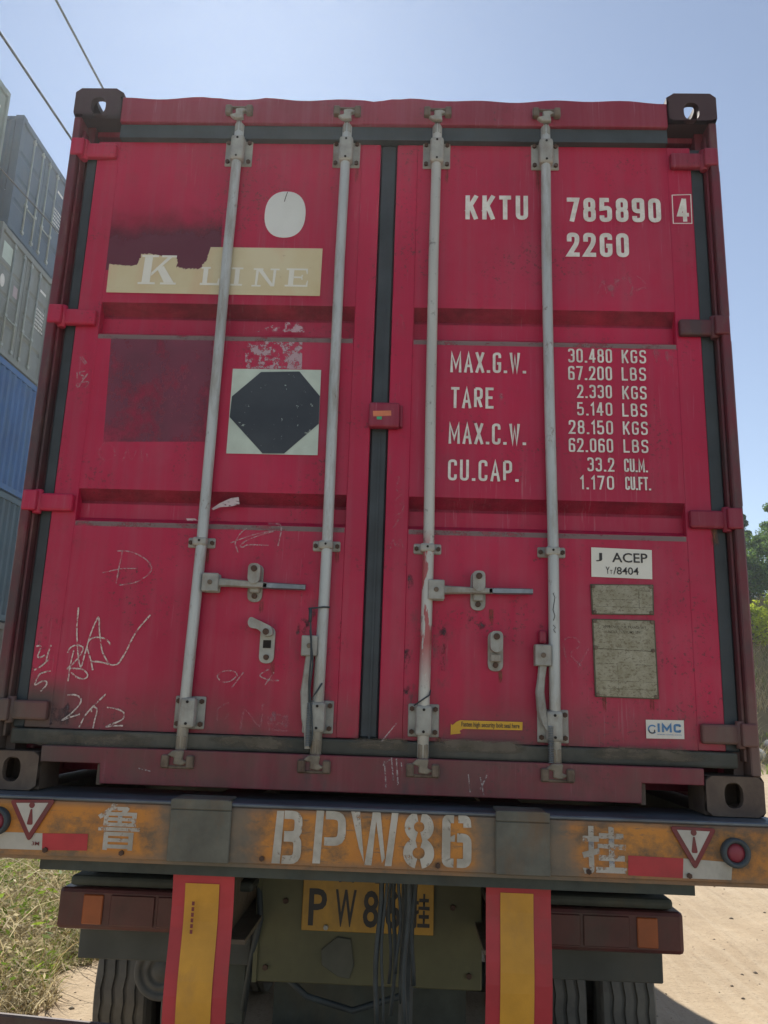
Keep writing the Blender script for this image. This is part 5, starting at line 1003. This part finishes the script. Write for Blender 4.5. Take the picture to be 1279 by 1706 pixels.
def far_container(x,yc,z,kind,col,label,L_=6.058,marks=True):
    """end face at local x=0 looking towards +x"""
    t=empty('stacked_container',(x,yc,z),label=label,cat='shipping container',group='containers stacked on the left'); mt=FM[col]; hw=1.219
    def B(name,*r,mat=mt,bev=0,parent=t): m=MB(); m.box(*r,bev=bev); return m.build(name,mat,parent)
    for s in (-1,1):
        a,b_=(hw-.17,hw) if s>0 else (-hw,-hw+.17)
        for zz in (0,2.473):
            for xx in (0,-L_+.178): 
                m=MB(); m.box(xx-.178,xx,a,b_,zz,zz+.118,bev=.008); m.box(xx-.002,xx+.001,(a+b_)/2-.03,(a+b_)/2+.03,zz+.03,zz+.09); m.build('corner_casting',mt,t)
        B('corner_post',-.16,-.002,min(s*(hw-.07),s*(hw-.002)),max(s*(hw-.07),s*(hw-.002)),.118,2.473)
        m=MB(); n=int((L_-.36)/.28); 
        for k in range(n):
            x0_=-.18-k*.28
            seg=[(0,0),(.07,0),(.14,1),(.21,1),(.28,0)]
            for (p,q1),(p2,q2) in zip(seg,seg[1:]): m.face([(x0_-p,s*(hw-.005-.036*q1),.12),(x0_-p2,s*(hw-.005-.036*q2),.12),(x0_-p2,s*(hw-.005-.036*q2),2.48),(x0_-p,s*(hw-.005-.036*q1),2.48)])
        m.build('side_wall',mt,t)
        for zz in ((.0,.12),(2.48,2.56)):
            B('side_rail',-L_+.18,-.18,min(s*(hw-.07),s*(hw-.003)),max(s*(hw-.07),s*(hw-.003)),zz[0]+.01,zz[1])
    B('roof',-L_+.05,-.05,-hw+.06,hw-.06,2.54,2.565); B('header_rail',-.09,-.006,-1.048,1.048,2.45,2.57); B('door_sill',-.09,-.006,-1.048,1.048,.02,.135); B('floor_underside',-L_+.1,-.1,-1.1,1.1,.13,.15)
    if kind=='door':
        for s in (-1,1):
            m=MB(); y0=.012 if s>0 else -1.145; y1=1.145 if s>0 else -.012
            zs=[.14,.62,.66,.72,.76,1.15,1.19,1.25,1.29,1.72,1.76,1.82,1.86,2.44]; xs=[-.05,-.05,-.075,-.075,-.05,-.05,-.075,-.075,-.05,-.05,-.075,-.075,-.05,-.05]
            for i in range(len(zs)-1): m.face([(xs[i],y0+.08,zs[i]),(xs[i],y1-.08,zs[i]),(xs[i+1],y1-.08,zs[i+1]),(xs[i+1],y0+.08,zs[i+1])])
            m.box(-.09,-.047,y0,y0+.08,.14,2.44); m.box(-.09,-.047,y1-.08,y1,.14,2.44); d=m.build('door',mt,t)
            for yy in (.17,.59): m=MB(); m.tube([(-.025,s*yy,.08),(-.025,s*yy,2.52)],.02,8); m.build('lock_rod',M['farrod'],d)
            for yy in (.17,.59):
                for zz in (.22,.85,2.38): MB().box(-.046,-.004,s*yy-.045,s*yy+.045,zz-.03,zz+.03).build('rod_bracket',M['farrod'],d)
            m=MB(); a,b_=sorted((s*.17,s*.52)); m.box(-.03,-.012,a,b_,.80,.825); m.build('handle',M['farrod'],d)
        m=MB(); m.box(-.085,-.055,-.011,.011,.14,2.44); m.build('centre_gasket',M['rubber'],t)
        if marks:
            m=MB(); g=random.Random(int(yc*10+z*7))
            for r_ in range(6):
                yy=.66; zz=1.62-r_*.085
                while yy<1.03:
                    wv=g.uniform(.02,.05); m.face([(-.0458,yy,zz),(-.0458,yy+wv,zz),(-.0458,yy+wv,zz+.045),(-.0458,yy,zz+.045)]); yy+=wv+g.uniform(.012,.03)
            m.face([(-.0458,.72,2.08),(-.0458,1.0,2.08),(-.0458,1.0,2.14),(-.0458,.72,2.14)])
            m.build('markings',M['farmark'],t,kind='stuff')
    else:
        m=MB(); y=-1.14
        while y<1.13:
            for (p,q1),(p2,q2) in zip([(0,0),(.06,0),(.11,1),(.19,1),(.24,0)],[(.06,0),(.11,1),(.19,1),(.24,0),(.24,0)]):
                if p==p2: continue
                m.face([(-.02-.045*q1,y+p,.135),(-.02-.045*q2,min(y+p2,1.14),.135),(-.02-.045*q2,min(y+p2,1.14),2.45),(-.02-.045*q1,y+p,2.45)])
            y+=.24
        m.build('end_wall',mt,t)
    return t
XS=-8.2; ZB=-.92; C1=13.0
far_container(XS,C1,ZB,'wall','rust','rusty grey container at the bottom of the left stack')
far_container(XS,C1,ZB+2.6,'wall','dkblue','dark blue corrugated container second from the bottom of the left stack')
far_container(XS,C1,ZB+5.2,'wall','blue','bright blue corrugated container in the middle of the left stack')
g_=far_container(XS,C1-.08,ZB+7.8,'door','grey','pale grey container with door rods, under the navy one')
far_container(XS,C1+.08,ZB+10.4,'door','navy','navy container with light door rods on top of the left stack')
def mark(parent,pts,mat,name):
    m=MB(); m.face([(-.0445,y,z) for y,z in pts]); return m.build(name,mat,parent)
mark(g_,[(-1.0,1.92),(-.62,1.92),(-.62,2.30),(-1.0,2.30)],simple('pale_green_sticker',(.42,.52,.46),.5,0,.1,5,0),'sticker')
mark(g_,[(-.86+.09*math.cos(a),1.48+.14*math.sin(a)) for a in [2*math.pi*k/18 for k in range(18)]],M['farmark'],'sticker')
mark(g_,[(-.40,1.38),(-.22,1.38),(-.22,1.62),(-.40,1.62)],simple('pink_sticker',(.36,.30,.32),.5,0,.1,5,0),'sticker')
for i,(c,k,lb) in enumerate([('maroon','wall','maroon container at the bottom of the nearer left stack'),('grey','wall','grey corrugated container second in the nearer left stack'),('rust','door','rusty container in the middle of the nearer left stack'),('dkblue','wall','dark blue container fourth up in the nearer left stack'),('sage','door','sage green container at the top of the nearer left stack')]):
    far_container(XS,C1-2.95,ZB+2.6*i,k,c,lb)
# ---------------- overhead wires ----------------
for i,(x,pts,r_,lb) in enumerate([(-5,[(-12,9.1),(6.6,9.668),(8.35,9.756),(45,11.6)],.017,'upper overhead wire crossing the sky above the container corner'),(-5,[(-12,6.9),(5.47,8.04),(7.68,8.21),(45,10.9)],.017,'lower overhead wire left of the container'),(-5,[(-12,5.0),(5.92,6.50),(7.54,6.67),(45,9.9)],.010,'thin wire running in front of the navy container')]):
    m=MB(); m.tube([(x,a,b_) for a,b_ in pts],r_,6); m.build('overhead_wire',M['strap'],None,label=lb,cat='wire',group='overhead wires')
for y in (-12,45):
    p_=empty('utility_pole',(-5,y,0),label='concrete utility pole behind the viewer holding the wires' if y<0 else 'concrete utility pole far ahead, hidden by the container',cat='utility pole')
    gz=float(gh(-5,y)); m=MB(); top_=9.6 if y<0 else 11.9; m.tube([(0,0,gz-.2),(0,0,top_)],1,14,True,[.17,.10]); m.build('pole',simple('concrete',(.35,.34,.31),.9,0,.15,3,.3),p_)
    for zz in ((9.1,6.9,5.0) if y<0 else (11.6,10.9,9.9)): m=MB(); m.cyl((0,0,zz),.14,.06,'z',12); m.build('clamp',M['chassis'],p_)
# ---------------- haze added to scatter sunlight as a thin veil ----------------
if HAZE>0:
    m=MB(); m.box(-262,302,-122,422,-2.6,12.4); hz=m.build('haze',None,None,kind='stuff',label='thin added haze veiling the view with sunlight')
    hm=bpy.data.materials.new('haze'); hm.use_nodes=True; t=hm.node_tree; t.nodes.clear(); o=t.nodes.new('ShaderNodeOutputMaterial'); v=t.nodes.new('ShaderNodeVolumePrincipled')
    v.inputs['Color'].default_value=(.86,.93,1,1); v.inputs['Density'].default_value=HAZE; v.inputs['Anisotropy'].default_value=.75; t.links.new(v.outputs[0],o.inputs['Volume']); hz.data.materials.append(hm)
